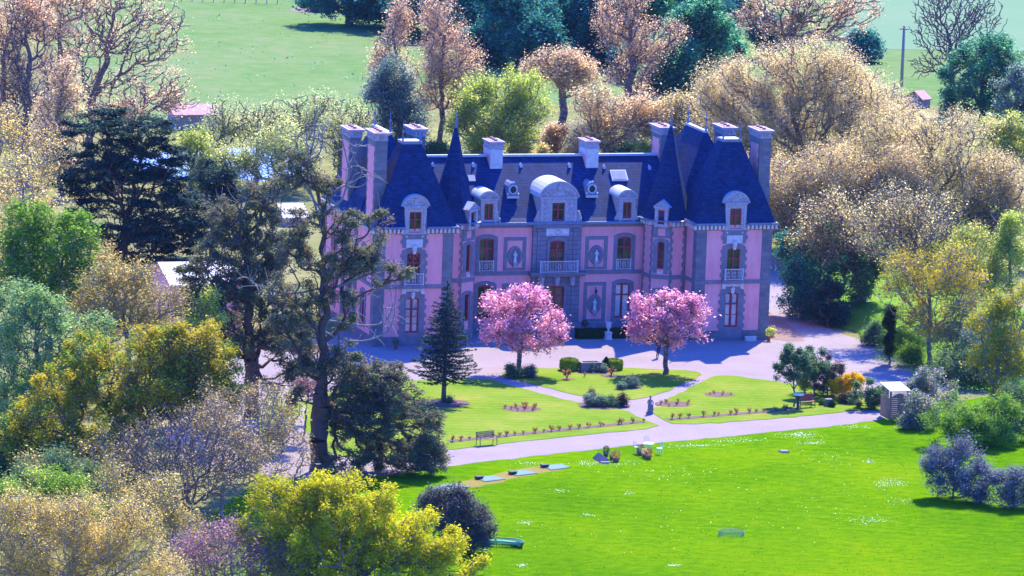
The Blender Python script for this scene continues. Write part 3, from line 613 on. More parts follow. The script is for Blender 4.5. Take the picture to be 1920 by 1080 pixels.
# ---- dormers
def dormer(fr, z0, bw, zp, zt, pw, ww, wz0, wz1, back, wing, kind='arc', curtain='dark', n0=0.0):
    o_ = MB(); d = .30
    o_.box(fr, -bw/2, -ww/2, z0, zp, -back, n0); o_.box(fr, ww/2, bw/2, z0, zp, -back, n0); o_.box(fr, -ww/2, ww/2, wz1, zp, -back, n0); o_.box(fr, -ww/2, ww/2, z0, wz0, -back, n0)
    o_.box(fr, -bw/2-.06, bw/2+.06, zp-.02, zp+.1, -.2, n0+.13)
    for sx in (-1, 1):     # pilasters and scrolls at the foot
        o_.box(fr, sx*(bw/2-.13)-.1, sx*(bw/2-.13)+.1, z0, zp-.02, n0, n0+.06)
        if wing:
            pts = [(sx*bw/2, z0), (sx*(bw/2+wing), z0), (sx*(bw/2+wing), z0+.25), (sx*(bw/2+wing*.5), z0+.45), (sx*(bw/2+wing*.25), z0+.8), (sx*bw/2, z0+1.1)]
            o_.prism(fr, pts if sx > 0 else pts[::-1], n0-.22, n0-.02)
            o_.ball(fr.p(sx*(bw/2+wing*.62), z0+.3, n0-.04), wing*.36, 8, 5); o_.ball(fr.p(sx*(bw/2+wing*.2), z0+.78, n0-.06), wing*.22, 8, 5)
    dm = o_.build('dormer', 'carved' if bw > 1 else 'limestone', CH)
    p_ = MB()
    if kind == 'arc':
        ar = arc(0, pw, zp+.1, zt, 14); p_.prism(fr, ar, -.25, n0+.02)
        ar2 = arc(0, pw+.16, zp+.1, zt+.09, 14)
        for (ua, za), (ub, zb), (uc, zc_), (ud, zd) in zip(ar, ar[1:], ar2, ar2[1:]):
            p_.face([fr.p(ua, za, n0+.14), fr.p(ub, zb, n0+.14), fr.p(ud, zd, n0+.14), fr.p(uc, zc_, n0+.14)]); p_.face([fr.p(ua, za, n0+.02), fr.p(ub, zb, n0+.02), fr.p(ub, zb, n0+.14), fr.p(ua, za, n0+.14)])
        h = zt-zp-.1; rr = random.Random(int(pw*10))
        p_.ball(fr.p(0, zp+.1+h*.6, n0+.05), h*.22, 10, 6, 1, .6)
        for k in range(int(pw*4)):
            sx = rr.choice((-1, 1)); x = rr.uniform(.1, .40)*pw*sx; mx_ = h*math.sqrt(max(0, 1-(2*x/pw)**2))
            p_.ball(fr.p(x, zp+.1+rr.uniform(.15, .62)*mx_, n0+.03), rr.uniform(.08, .13)*max(.6, h), 7, 4)
        for sx in (-1, 1): p_.tube([fr.p(sx*(.12*pw+.09*pw*t*1.2), zp+.1+h*(.25+.18*math.sin(t*5)), n0+.05) for t in [i/8*2.2 for i in range(9)]], .03, 4)
    else:
        p_.prism(fr, [(-pw/2, zp+.1), (pw/2, zp+.1), (0, zt)], -.3, n0+.05); p_.prism(fr, [(-pw/2-.08, zp+.1), (-pw/2+.04, zp+.1), (0, zt-.06), (0, zt+.08)], -.3, n0+.14); p_.prism(fr, [(pw/2-.04, zp+.1), (pw/2+.08, zp+.1), (0, zt+.08), (0, zt-.06)], -.3, n0+.14); p_.ball(fr.p(0, zp+.1+(zt-zp)*.3, n0+.05), .09, 8, 5)
    p_.build('pediment', 'carved', dm)
    q = MB()
    if kind == 'arc':
        ao = arc(0, pw+.2, zp+.08, zt+.13, 14); ai = arc(0, pw+.04, zp+.08, zt+.05, 14)
        for i in range(len(ao)-1):
            (a1, b1), (a2, b2) = ao[i], ao[i+1]; q.face([fr.p(a1, b1, n0+.05), fr.p(a2, b2, n0+.05), fr.p(a2, b2, -back), fr.p(a1, b1, -back)], True)
            (c1, d1), (c2, d2) = ai[i], ai[i+1]; q.face([fr.p(a1, b1, n0+.05), fr.p(a2, b2, n0+.05), fr.p(c2, d2, n0+.05), fr.p(c1, d1, n0+.05)])
    else:
        q.face([fr.p(-pw/2-.1, zp+.08, n0+.1), fr.p(0, zt+.1, n0+.1), fr.p(0, zt+.1, -back), fr.p(-pw/2-.1, zp+.08, -back)]); q.face([fr.p(pw/2+.1, zp+.08, n0+.1), fr.p(0, zt+.1, n0+.1), fr.p(0, zt+.1, -back), fr.p(pw/2+.1, zp+.08, -back)])
    q.build('dormer_roof', 'zinc', dm)
    window(fr, 0, ww, wz0, wz1, curtain, .0 if ww < .8 else .62, dm, 'window_frame', n=n0-.16)
    return dm
d_ = dormer(Fr(0, -.36, 0), 8.62, 2.95, 10.52, 11.72, 3.15, 1.02, 8.72, 10.15, 3.1, .45, n0=.0)
q = MB(); frd = Fr(0, -.36, 0)
for sx in (-1, 1):
    for k in range(4): q.ball(frd.p(sx*.98, 8.95+k*.38, .03), .12, 8, 5)
    q.box(frd, sx*.98-.19, sx*.98+.19, 8.72, 10.4, .0, .03)
for sx in (-1, 1):
    for k in range(5): q.ball(frd.p(sx*(1.62+.07*(k % 2)+.05*k*(k < 3)), 8.74+.17*k, .0), .13, 7, 4)
q.build('carved_panel', 'carved', d_)
for s in (-1, 1):
    dormer(Fr(s*5.6, -.30, 0), 8.62, 1.36, 10.42, 11.0, 1.5, .70, 8.86, 10.12, 2.4, .30)
    dormer(Fr(s*12.82, PF-.02, 0), 8.6, 1.75, 10.66, 11.5, 2.05, .94, 8.72, 10.3, 2.2, .28, n0=.10)
# ---- chimneys
def chimney(x, y, wx, wy, z0, z1, kind='outer'):
    c = MB()
    c.box(Fr(x, y, 0), -wx/2, wx/2, z0, z1-.55, -wy/2, wy/2); o = c.build('chimney', 'granite' if kind == 'outer' else 'limestone', CH)
    p_ = MB()
    rr = random.Random(int(x*10))
    for sx in (-1, 1):
        fr = Fr(x+sx*wx/2, y, sx*PI/2); z = z0; k = 0
        while z < z1-1.15:
            zn = min(z+.36, z1-.95)
            e = (.28 if k % 2 else .40) if kind == 'outer' else .12
            if kind == 'outer' or z > z1-2.4: p_.box(fr, -wy/2+e, wy/2-e, z, zn, 0, .025)
            z = zn; k += 1
    build_split(p_, 'rendered_panel', 'pink', o)
    cp = MB(); fr = Fr(x, y, 0); ov = .14 if kind == 'outer' else .07
    cp.box(fr, -wx/2-.04, wx/2+.04, z1-.62, z1-.52, -wy/2-.04, wy/2+.04)
    cp.box(fr, -wx/2, wx/2, z1-.55, z1-.2, -wy/2, wy/2)
    if kind == 'outer':
        for k in range(int(wy/.3)):
            yy = -wy/2+.15+k*.3
            for sx in (-1, 1): cp.box(fr, *( (wx/2, wx/2+.1) if sx > 0 else (-wx/2-.1, -wx/2)), z1-.5, z1-.22, yy-.07, yy+.07)
        for k in range(int(wx/.27)):
            xx = -wx/2+.14+k*.27; cp.box(fr, xx-.06, xx+.06, z1-.5, z1-.22, wy/2, wy/2+.1)
    cp.box(fr, -wx/2-ov, wx/2+ov, z1-.2, z1-.08, -wy/2-ov, wy/2+ov); cp.box(fr, -wx/2-ov-.06, wx/2+ov+.06, z1-.08, z1, -wy/2-ov-.06, wy/2+ov+.06)
    cp.build('chimney_cap', 'cap_stone', o)
    t = MB()
    for k in range(3): t.lathe((x, y+(k-1)*wy*.3, z1), [(.17, 0), (.14, .1), (.15, .16)], 8)
    t.box(fr, -wx/2+.05, wx/2-.05, z1+.0, z1+.03, -wy/2+.1, wy/2-.1); t.build('flue', 'flue_clay', o)
for s in (-1, 1):
    chimney(s*15.36, -2.85, .92, 2.3, 8.6, 16.2); chimney(s*15.2, 4.9, .92, 2.3, 8.6, 15.35); chimney(s*10.05, 5.1, .92, 2.3, 9, 15.35)
    chimney(s*3.9, 4.6, 1.0, 1.9, 10.8, 14.35, 'inner')
# ---- turrets
TX, TY, AP = 8.66, -1.0, 1.66
for s in (-1, 1):
    th0 = R_(33)*s; Rr = AP/math.cos(PI/8); fw = 2*AP*math.tan(PI/8)
    # facet k has outward normal (-sin(th), -cos(th)) with th = th0 + k*45deg
    tw = MB(); ts = MB(); tb = MB()
    for k in range(8):
        th = th0+k*PI/4; nx, ny = -math.sin(th), -math.cos(th); fr = Fr(s*TX+nx*AP, TY+ny*AP, -th)
        wface = (k == 0)
        hl = [(-.28, .28, 5.2, 7.35), (-.28, .28, 1.4, 3.5)] if wface else []
        holes_wall(tw, fr, -fw/2, fw/2, 0, 9.0, hl, .42)
        if wface:
            for h in hl: window(fr, 0, .56, h[2], h[3], 'dark', .35, CH, n=-.12)
            surround(ts, fr, 0, .56, 5.2, 7.35, .34, .25, .05, True, .1, .35); surround(ts, fr, 0, .56, 1.4, 3.5, .34, .25, .05, True, .1, .6)
            ts.box(fr, -fw/2, fw/2, 7.65, 7.8, 0, .05); ts.box(fr, -fw/2+.01, -.3, 7.8, 8.5, 0, .045); ts.box(fr, .3, fw/2-.01, 7.8, 8.5, 0, .045); ts.box(fr, -.3, .3, 8.38, 8.5, 0, .045)
            dk = MB(); dk.box(fr, -.2, .2, 4.82, 5.05, .05, .08); dk.ball(fr.p(0, 8.1, .02), .1, 8, 5); dk.build('stone_panel', 'limestone', CH)
        else:
            z = .75; j = 0
            while z < 8.45:
                e = .26 if j % 2 else .15
                ts.box(fr, -fw/2, -fw/2+e, z, min(z+.31, 8.5), 0, .04); ts.box(fr, fw/2-e, fw/2, z, min(z+.31, 8.5), 0, .04); z += .31; j += 1
            ts.box(fr, -fw/2, fw/2, 8.5, 8.62, 0, .05)
        tb.box(fr, -fw/2-.03, fw/2+.03, 4.45, 4.74, 0.0, .09); tb.box(fr, -fw/2-.03, fw/2+.03, 0, .72, 0, .1)
        if not wface: cornice(corM, dentM, fr, -fw/2-.05, fw/2+.05, 8.62)
    tw.build('turret_wall', 'pink', CH); ts.build('turret_quoins', 'granite_plain', CH); build_split(tb, 'turret_string_course', 'granite_plain', CH)
    a0 = -PI/2-th0+PI/8
    sp = MB(); sp.lathe((s*TX, TY, 0), [(2.22, 9.0), (2.1, 9.12), (1.85, 9.5), (1.62, 10.1), (.74, 13.4), (.05, 16.45)], 8, False, a0=a0); spo = sp.build('turret_spire', 'slate', CH)
    g = MB(); g.lathe((s*TX, TY, 0), [(2.2, 8.94), (2.28, 8.98), (2.28, 9.03), (2.2, 9.06)], 8, False, a0=a0); g.build('gutter', 'lead', spo)
    f = MB(); f.lathe((s*TX, TY, 16.1), [(.14, 0), (.07, .35), (.05, .5), (.12, .6), (.12, .7), (.03, .8), (.02, 1.5)], 8); f.build('finial', 'lead', CH)
    fr = Fr(s*TX-math.sin(th0)*AP, TY-math.cos(th0)*AP, -th0)
    dormer(fr, 8.52, 1.05, 10.0, 10.55, 1.2, .5, 8.75, 9.85, 1.2, 0, 'gable', n0=.34)
    dp = MB(); xx = s*(TX+1.35); dp.tube([(xx, -2.3 if False else -.1-1.6, 8.9), (xx, -1.7, .2)], .055, 6); dp.build('drainpipe', 'lead', CH)
build_split(corM, 'cornice', 'granite_plain', CH); dentM.build('cornice_brackets', 'limestone', CH)['kind'] = 'stuff'

# ------------------------------------------------------------------ vegetation
def mesh_np(name, V, F, mat, parent=None, smooth=False):
    me = bpy.data.meshes.new(name); n = len(V); k = F.shape[1]; m_ = len(F)
    me.vertices.add(n); me.vertices.foreach_set('co', V.astype(np.float32).ravel())
    me.loops.add(m_*k); me.loops.foreach_set('vertex_index', F.astype(np.int32).ravel())
    me.polygons.add(m_); me.polygons.foreach_set('loop_start', np.arange(0, m_*k, k, dtype=np.int32)); me.polygons.foreach_set('loop_total', np.full(m_, k, np.int32))
    if smooth: me.polygons.foreach_set('use_smooth', np.ones(m_, bool))
    me.update(calc_edges=True); me.materials.append(MATS[mat]); return link(name, me, parent)
def leaves(P, size, rng, up=.8, wide=.55, flat=0.0, tdir=None):
    n = len(P); nn = rng.normal(size=(n, 3)); nn[:, 2] = np.abs(nn[:, 2])*(1+flat*4)+up
    nn /= np.linalg.norm(nn, axis=1)[:, None]
    t = rng.normal(size=(n, 3)) if tdir is None else tdir+rng.normal(size=(n, 3))*.45
    t -= nn*(t*nn).sum(1)[:, None]; t /= np.linalg.norm(t, axis=1)[:, None]+1e-9
    b = np.cross(nn, t); L = (size*rng.uniform(.45, 1.2, n)**1.0*np.where(rng.random(n) < .08, 1.35, 1.0))[:, None]
    V = np.empty((n, 4, 3)); V[:, 0] = P-t*L*.5; V[:, 1] = P+b*L*wide*.5+nn*L*.08; V[:, 2] = P+t*L*.5; V[:, 3] = P-b*L*wide*.5+nn*L*.08
    return V.reshape(-1, 3), np.arange(4*n).reshape(n, 4)
def tubes(A, B, ra, rb, seg=5):
    n = len(A); d = B-A; L = np.linalg.norm(d, axis=1)[:, None]+1e-9; d = d/L
    ref = np.where(np.abs(d[:, 2:3]) < .9, np.array([[0, 0, 1.]]), np.array([[1., 0, 0]]))
    X = np.cross(d, ref); X /= np.linalg.norm(X, axis=1)[:, None]; Y = np.cross(d, X)
    a = 2*PI*np.arange(seg)/seg; ring = X[:, None, :]*np.cos(a)[None, :, None]+Y[:, None, :]*np.sin(a)[None, :, None]
    V = np.concatenate([A[:, None, :]+ring*ra[:, None, None], B[:, None, :]+ring*rb[:, None, None]], 1).reshape(-1, 3)
    i = np.arange(seg); q = np.stack([i, (i+1) % seg, seg+(i+1) % seg, seg+i], 1)
    return V, (q[None]+(np.arange(n)*2*seg)[:, None, None]).reshape(-1, 4)
def skeleton(trunk, pts, rbase, rtip, bf=.45, rng=None, jit=.10):
    """connect crown points to the trunk as a branching tree (short wire, short way to the root)"""
    nodes = [np.array(p, float) for p in trunk]; par = [-1]+list(range(len(trunk)-1)); pl = [0.0]
    for i in range(1, len(trunk)): pl.append(pl[-1]+np.linalg.norm(nodes[i]-nodes[i-1]))
    n0 = len(nodes); n = len(pts); Pn = np.zeros((n0+n, 3)); Pn[:n0] = nodes; PL = np.zeros(n0+n); PL[:n0] = pl; par = np.array(par+[-1]*n)
    best = np.full(n, 1e18); bp = np.zeros(n, int); done = np.zeros(n, bool)
    def upd(j):
        nonlocal best, bp
        D = pts-Pn[j]; d = np.sqrt((D*D).sum(1)); dn = np.maximum(0, -D[:, 2])
        c = d+bf*(PL[j]+d)+dn*.8; k = c < best; best = np.where(k, c, best); bp = np.where(k, j, bp)
    s0 = max(1, int(n0*.25))
    for j in range(s0, n0): upd(j)
    for it in range(n):
        m_ = int(np.argmin(np.where(done, 1e19, best))); done[m_] = True; idx = n0+it
        Pn[idx] = pts[m_]; par[idx] = bp[m_]; PL[idx] = PL[bp[m_]]+np.linalg.norm(pts[m_]-Pn[bp[m_]]); upd(idx)
    cnt = np.ones(n0+n); 
    for i in range(n0+n-1, 0, -1):
        if par[i] >= 0: cnt[par[i]] += cnt[i]
    # trunk nodes were not ordered after children: recompute along trunk
    rad = rtip+(rbase-rtip)*(np.sqrt(cnt/cnt[0]))**1.15
    for i in range(1, n0): rad[i] = max(rad[i], rad[i-1]*.55) if False else rad[i]
    ch = np.zeros(n0+n, int)
    for i in range(n0+n):
        if par[i] >= 0: ch[par[i]] += 1
    return Pn, par, rad, ch, n0
def sample_blobs(blobs, n, rng, shell=.0):
    w_ = np.array([b[3]*b[4]*b[5] for b in blobs])**.8; w_ /= w_.sum(); idx = rng.choice(len(blobs), n, p=w_)
    d = rng.normal(size=(n, 3)); d /= np.linalg.norm(d, axis=1)[:, None]; r = (shell+(1-shell)*rng.random(n))**(1/2.2)
    B = np.array([b[:6] for b in blobs])[idx]; return B[:, :3]+d*r[:, None]*B[:, 3:6]
COUNT = [0]; LK = 1.6
def blobs_from_px(base, crown, depthk=1.0):
    s = SC(base); out = []
    for c in crown:
        px, py, rx, ry = c[:4]; off = c[4] if len(c) > 4 else 0.0
        p = AT(px, py, base, off); d = min(rx, ry*1.6)*s*depthk; out.append((*p, rx*s*1.13, max(d, .6*rx*s)*1.05, ry*s*1.13))
    return out
def tree(name, label, base, crown, leaf, n_tip, n_leaf, size, rb=.3, bark='bark', cat='tree', group=None, trunk_px=None, rt=.02, sig=.45, bf=.45, flat=0., wide=.6, up=.9, shell=.15, sigz=1., seed=None, trunks=1, cull=.0, wleaf=3., depthk=1.0, tronly=False, leaf2=None, down=None, z0=None, gap=None):
    COUNT[0] += 1; rng = np.random.default_rng(seed or COUNT[0]*17+3)
    b = G(*base) if len(base) == 2 else np.array(base, float)
    blobs = blobs_from_px(b, crown, depthk)
    if sig > .3: sig *= .72; n_tip = int(n_tip*1.35)
    e = empty(name, b, label, cat, group)
    if trunk_px is None:
        top = np.average([bb[:3] for bb in blobs], axis=0, weights=[bb[3]*bb[5] for bb in blobs]); hi = max(bb[2]+bb[5] for bb in blobs)
        topz = top[2]+(hi-top[2])*.35; k = 7
        tp = [b+(np.array([top[0], top[1], topz])-b)*np.array([t**1.5, t**1.5, t]) + (rng.normal(size=3)*np.array([.12, .12, 0])*(0 < t < 1)*min(1.5, topz*.15)) for t in np.linspace(0, 1, k)]
    else:
        tp = [b]+[AT(p[0], p[1], b, p[2] if len(p) > 2 else 0) for p in trunk_px]
    tp2 = []
    for i in range(len(tp)-1):
        for t in (0, .5): tp2.append(tp[i]*(1-t)+tp[i+1]*t+(rng.normal(size=3)*.05 if t else 0))
    tp2.append(tp[-1]); pts = sample_blobs(blobs, int(n_tip*1.55), rng, 0.02)
    fr_ = rng.uniform(-1, 1, (5, 3)); fr_ *= (rng.uniform(1.6, 3.2, 5)/np.linalg.norm(fr_, axis=1))[:, None]; ph = rng.uniform(0, 6, 5)
    q_ = np.sin(pts@fr_.T+ph).sum(1); big = max(bb[3] for bb in blobs) > 1.4; pts = pts[(q_ > (gap if gap is not None else -.7 if cat == 'tree' else -1.3)) | (not big)][:n_tip]
    pts = pts[pts[:, 2] > (.25 if big else .08)]
    Pn, par, rad, ch, n0 = skeleton(tp2, pts, rb, rt, bf, rng)
    rad[0] *= 1.25
    i = np.where(par >= 0)[0]; A, B = Pn[par[i]], Pn[i]; ra, rb_ = rad[par[i]].copy(), rad[i]
    br = i >= n0; ra[br] = np.minimum(ra[br], rb_[br]*1.7+.01)
    M_ = (A+B)/2+rng.normal(size=A.shape)*(np.linalg.norm(B-A, axis=1)*.09)[:, None]; M_[:, 2] -= np.linalg.norm(B-A, axis=1)*.02; rm = (ra+rb_)/2
    V1, F1 = tubes(A, M_, ra, rm); V2, F2 = tubes(M_, B, rm, rb_)
    V = np.concatenate([V1, V2])-b; F = np.concatenate([F1, F2+len(V1)])
    if seed is None and n_tip > 60 and leaf != 'none': pass
    mesh_np('trunk', V, F, bark, e, True)
    if leaf != 'none' and n_leaf:
        for lf, nl in ((leaf, int(n_leaf*LK)), (leaf2, int(n_leaf*.35*LK) if leaf2 else 0)):
            if not nl: continue
            w_ = np.where(ch[n0:] == 0, wleaf, 1.0)*rng.gamma(.6, 1, len(Pn)-n0); w_ /= w_.sum(); k = rng.choice(len(Pn)-n0, nl, p=w_)+n0
            o = rng.normal(size=(nl, 3))*sig; o[:, 2] *= sigz
            P = Pn[k]+o; P = P[P[:, 2] > .12]
            td = None if down is None else np.tile(np.array([[0, 0, -1.]])*down, (len(P), 1))
            LV, LF = leaves(P, size, rng, up, wide, flat, td); mesh_np('crown', LV-b, LF, 'leaf_'+lf, e)
    return e
def conifer(name, label, base, top_py, halfw, leaf, z0=.12, nw=34, nb=9, cat='tree', col_=False, size=.24, seed=3, dens=26):
    rng = np.random.default_rng(seed); b = G(*base); s = SC(b); H_ = (base[1]-top_py)*s/.985; Rm = halfw*s
    e = empty(name, b, label, cat); A = []; B = []; ra = []; LP = []; LT = []
    lean = AT(base[0]+3, top_py, b)-b; ax = lambda t: b+np.array([lean[0]*t*.0, lean[1]*0*t, H_*t])
    for k in range(nw):
        t = z0+(1-z0)*(k/(nw-1))**.92; R0 = Rm*(1-t)**.82*(1-.25*(t < z0+.06)) + .06
        for j in range(nb if t < .8 else 6):
            a = 2*PI*(j/nb)+k*2.4+rng.normal()*.2; L = R0*rng.uniform(.72, 1.12); p0 = ax(t+rng.normal()*.006); dr = np.array([math.cos(a), math.sin(a), 0])
            pr = p0
            for q in range(1, 6):
                f = q/5; p = p0+dr*L*f+np.array([0, 0, -.30*L*f+.22*L*f*f*1.3]); A.append(pr); B.append(p); ra.append(.035*(1-f*.8)*(1-t*.6)+.006); pr = p
            m_ = max(4, int(dens*L/1.6)); f = rng.uniform(.12, 1.02, m_)**.8; sd = np.array([-dr[1], dr[0], 0])
            lat = rng.normal(size=m_)*.20*L*(1.1-f)
            P = p0+dr*L*f[:, None]+sd*lat[:, None]; P[:, 2] += -.30*L*f+.286*L*f*f-np.abs(lat)*.25+rng.normal(size=m_)*.04; LP.append(P); LT.append(np.tile(dr, (m_, 1))+sd*np.sign(lat)[:, None]*.7)
    for q in range(8): A.append(ax(q/8)); B.append(ax((q+1)/8)); ra.append(.19*(1-q/8)+.02)
    A, B, ra = np.array(A), np.array(B), np.array(ra); V, F = tubes(A, B, ra, ra*.85); mesh_np('trunk', V-b, F, 'bark', e, True)
    P, T = np.concatenate(LP), np.concatenate(LT); LV, LF = leaves(P, size, rng, .8, .38, .3, T); mesh_np('crown', LV-b, LF, 'leaf_'+leaf, e)
    return e
def bush(name, label, px, py, rx, ry, leaf, n, size, cat='shrub', group=None, base_py=None, lob=5, bark='bark', leaf2=None, sig=.18, seed=None, tips=90, rt=.012):
    """shrub rising from the ground: crown centre px,py, radii in photo pixels"""
    rng = np.random.default_rng((seed or 0)+int(px)+int(py)); by = base_py or py+ry*.95
    cr = [(px, py, rx*.75, ry*.8), (px-rx*.3, py+ry*.5, rx*.55, ry*.42), (px+rx*.3, py+ry*.5, rx*.55, ry*.42)]+[(px+rx*.62*math.cos(a_)*rng.uniform(.8, 1.1), py+ry*.5*math.sin(a_)*rng.uniform(.6, 1.1), rx*rng.uniform(.3, .45), ry*rng.uniform(.35, .5)) for a_ in rng.uniform(0, 2*PI, lob)]
    return tree(name, label, (px, by), cr, leaf, tips, n, size, rb=.06, bark=bark, cat=cat, group=group, trunk_px=[(px, py+ry*.4), (px+2, py)], rt=rt, sig=sig, bf=.3, leaf2=leaf2, seed=int(px*7+py))

# --- garden trees
conifer('fir_tree', 'dark blue-green conical fir standing alone on the parterre lawn', (832, 754), 528, 86, 'spruce', .19, nw=30, nb=10, dens=44, size=.26)
for (bx, by, cr, lab) in ((974, 702, [(980, 608, 72, 46), (940, 600, 40, 34), (960, 590, 60, 40), (1030, 600, 36, 32), (985, 566, 46, 26), (930, 568, 26, 26), (1045, 628, 24, 24), (925, 637, 26, 18), (1000, 645, 34, 16), (1018, 560, 24, 20), (955, 550, 22, 16)], 'pink blossoming cherry tree with shrubs at its foot near the fir'),
                          (1248, 702, [(1256, 606, 62, 38), (1215, 596, 36, 28), (1298, 592, 36, 30), (1250, 575, 46, 24), (1200, 575, 24, 18), (1318, 618, 22, 16), (1205, 625, 24, 14), (1250, 636, 30, 12), (1290, 565, 22, 16), (1232, 560, 22, 14)], 'pink blossoming cherry tree in front of the turret with bare trunk on the lawn')):
    tree('cherry_tree', lab, (bx, by), cr, 'cherry', 380, 9500, .19, rb=.20, bark='bark', group='blossoming cherry trees', trunk_px=[(bx, by-25), (bx+1, by-42), (bx+3, by-60)], sig=.22, bf=.35, rt=.015, wide=.85)

# --- tall redwoods on the left with dead silver limbs
def dead(parent, base, paths, r=.07, twigs=10, seed=1, curl=.8):
    rng = np.random.default_rng(seed); m_ = MB(); base = np.asarray(base)
    for pth in paths:
        r0 = pth[0]; pp = [AT(p[0], p[1], base, (p[2] if len(p) > 2 else 0)) for p in pth[1:]]
        # smooth
        for _ in range(2):
            q = [pp[0]]
            for a, c in zip(pp, pp[1:]): q += [a*.75+c*.25, a*.25+c*.75]
            pp = q+[pp[-1]]
        n = len(pp); m_.tube([p-base for p in pp], [r0*.62*(1-.75*i/n)+.012 for i in range(n)], 6)
        for k in range(int(twigs*len(pp)/30)+2):
            i = rng.integers(n//4, n); p = pp[i].copy(); d = rng.normal(size=3)*np.array([1, 1, .5]); d /= np.linalg.norm(d); tw = [p-base]; c_ = rng.uniform(-curl, curl)
            L = rng.uniform(.12, .34)
            for st_ in range(6): d = d+np.array([0, 0, .28 if c_ > 0 else -.12]); d /= np.linalg.norm(d); p = p+d*L; tw.append(p-base)
            m_.tube(tw, [.028*(1-.13*q_)+.006 for q_ in range(7)], 4)
    return m_.build('dead_branches', 'bark_dead', parent)
S2 = (602, 884); B2 = G(*S2)
e2 = tree('redwood_tree', 'tall ragged redwood with thick trunk and silvery dead limbs, left of the chateau facade', S2,
     [(735, 775, 60, 62), (790, 840, 48, 50), (690, 720, 48, 40), (770, 905, 50, 26), (655, 770, 40, 60), (650, 690, 40, 30), (700, 830, 40, 40), (825, 860, 20, 30), (620, 880, 50, 18, -2), (690, 905, 45, 18),
      (660, 430, 34, 34), (700, 440, 22, 30), (645, 500, 46, 34), (600, 345, 34, 20), (560, 330, 42, 26), (570, 300, 34, 20), (715, 405, 16, 16), (690, 530, 22, 16), (735, 503, 26, 10), (740, 520, 30, 9), (765, 507, 20, 7), (545, 460, 32, 22), (575, 520, 26, 20), (560, 600, 40, 30), (640, 600, 26, 24), (580, 690, 30, 22), (560, 740, 24, 20), (640, 660, 30, 22), (742, 604, 14, 7), (700, 575, 14, 7), (610, 395, 40, 16), (535, 400, 32, 18), (665, 470, 44, 30), (690, 490, 26, 24), (640, 430, 30, 24), (560, 650, 44, 34), (600, 560, 30, 24), (520, 600, 30, 30), (650, 560, 24, 20), (770, 860, 60, 40), (660, 680, 40, 28), (560, 420, 36, 24), (720, 720, 50, 40), (790, 790, 40, 40), (700, 780, 60, 60), (560, 480, 40, 30), (540, 540, 40, 30), (640, 730, 40, 60), (810, 900, 34, 24), (660, 860, 50, 40)],
     'seq', 1900, 58000, .20, rb=.64, bark='bark_red', trunk_px=[(600, 850), (604, 760), (606, 680), (607, 600), (608, 520), (607, 450), (606, 400), (596, 360)], sig=.20, rt=.02, bf=.75, flat=.0, sigz=.7, leaf2='seqbrown', seed=11, wide=.5, gap=-1.1)
dead(e2, B2, [(.16, (607, 545), (640, 535), (680, 520), (710, 505), (730, 485)), (.13, (606, 600), (650, 606), (690, 612), (725, 605), (738, 570)), (.11, (604, 620), (645, 640), (690, 640), (730, 622), (740, 590)),
              (.14, (607, 400), (640, 380), (650, 350), (655, 320), (648, 290), (642, 262)), (.13, (606, 440), (590, 380), (575, 340), (578, 300), (590, 262), (588, 225)), (.10, (606, 402), (570, 345), (560, 330), (555, 310)),
              (.07, (580, 300), (562, 292), (556, 270), (560, 250)), (.07, (580, 300), (600, 290), (606, 265), (603, 240)), (.06, (580, 285), (574, 262), (575, 236)), (.06, (584, 285), (596, 270), (598, 248)), (.06, (648, 320), (665, 300), (672, 270)), (.06, (655, 345), (680, 330), (676, 310), (660, 312)),
              (.12, (604, 540), (560, 550), (520, 548), (480, 535), (462, 520)), (.10, (610, 480), (650, 470), (690, 440), (712, 400)), (.07, (640, 470), (665, 500), (660, 530), (650, 560), (668, 590)), (.06, (690, 520), (735, 545), (755, 530), (775, 500)), (.06, (640, 610), (680, 560), (705, 540))], twigs=16, seed=4)
S1 = (474, 786); B1 = G(*S1)
e1 = tree('redwood_tree', 'slimmer dark redwood with bare lower trunk, standing left of the larger one', S1,
     [(420, 400, 40, 26), (470, 370, 36, 24), (395, 460, 34, 26), (450, 450, 46, 30), (500, 430, 30, 26), (370, 510, 40, 22), (440, 540, 40, 24), (500, 500, 30, 20), (530, 560, 40, 24), (410, 600, 40, 30), (470, 620, 44, 34), (530, 640, 44, 30), (400, 660, 28, 26), (550, 690, 30, 22), (350, 580, 28, 18), (520, 350, 26, 20), (510, 720, 22, 20), (570, 650, 24, 20), (430, 480, 50, 30), (390, 560, 36, 30), (480, 560, 44, 30), (440, 650, 34, 30), (360, 540, 34, 24), (500, 660, 40, 34), (440, 420, 40, 26), (470, 500, 60, 40), (520, 470, 36, 30), (420, 560, 50, 40), (540, 600, 44, 34), (560, 700, 34, 26), (380, 610, 40, 40), (400, 500, 44, 34), (500, 400, 36, 24)],
     'seq', 1500, 46000, .20, rb=.55, bark='bark_red', trunk_px=[(473, 740), (472, 680), (468, 620), (465, 560), (463, 500), (462, 440), (462, 390), (466, 350)], sig=.20, rt=.02, bf=.75, sigz=.7, leaf2='seqbrown', seed=12, wide=.5, gap=-1.1)
dead(e1, B1, [(.09, (463, 440), (445, 400), (468, 350), (462, 325), (450, 318)), (.08, (462, 470), (450, 400), (480, 350), (520, 352)), (.10, (466, 560), (430, 545), (390, 540), (350, 528)), (.08, (468, 600), (440, 620), (425, 660), (415, 690)), (.07, (462, 500), (490, 490), (500, 460)), (.07, (466, 420), (500, 360), (535, 350), (548, 372)), (.06, (455, 430), (420, 390), (412, 374))], twigs=14, seed=7)
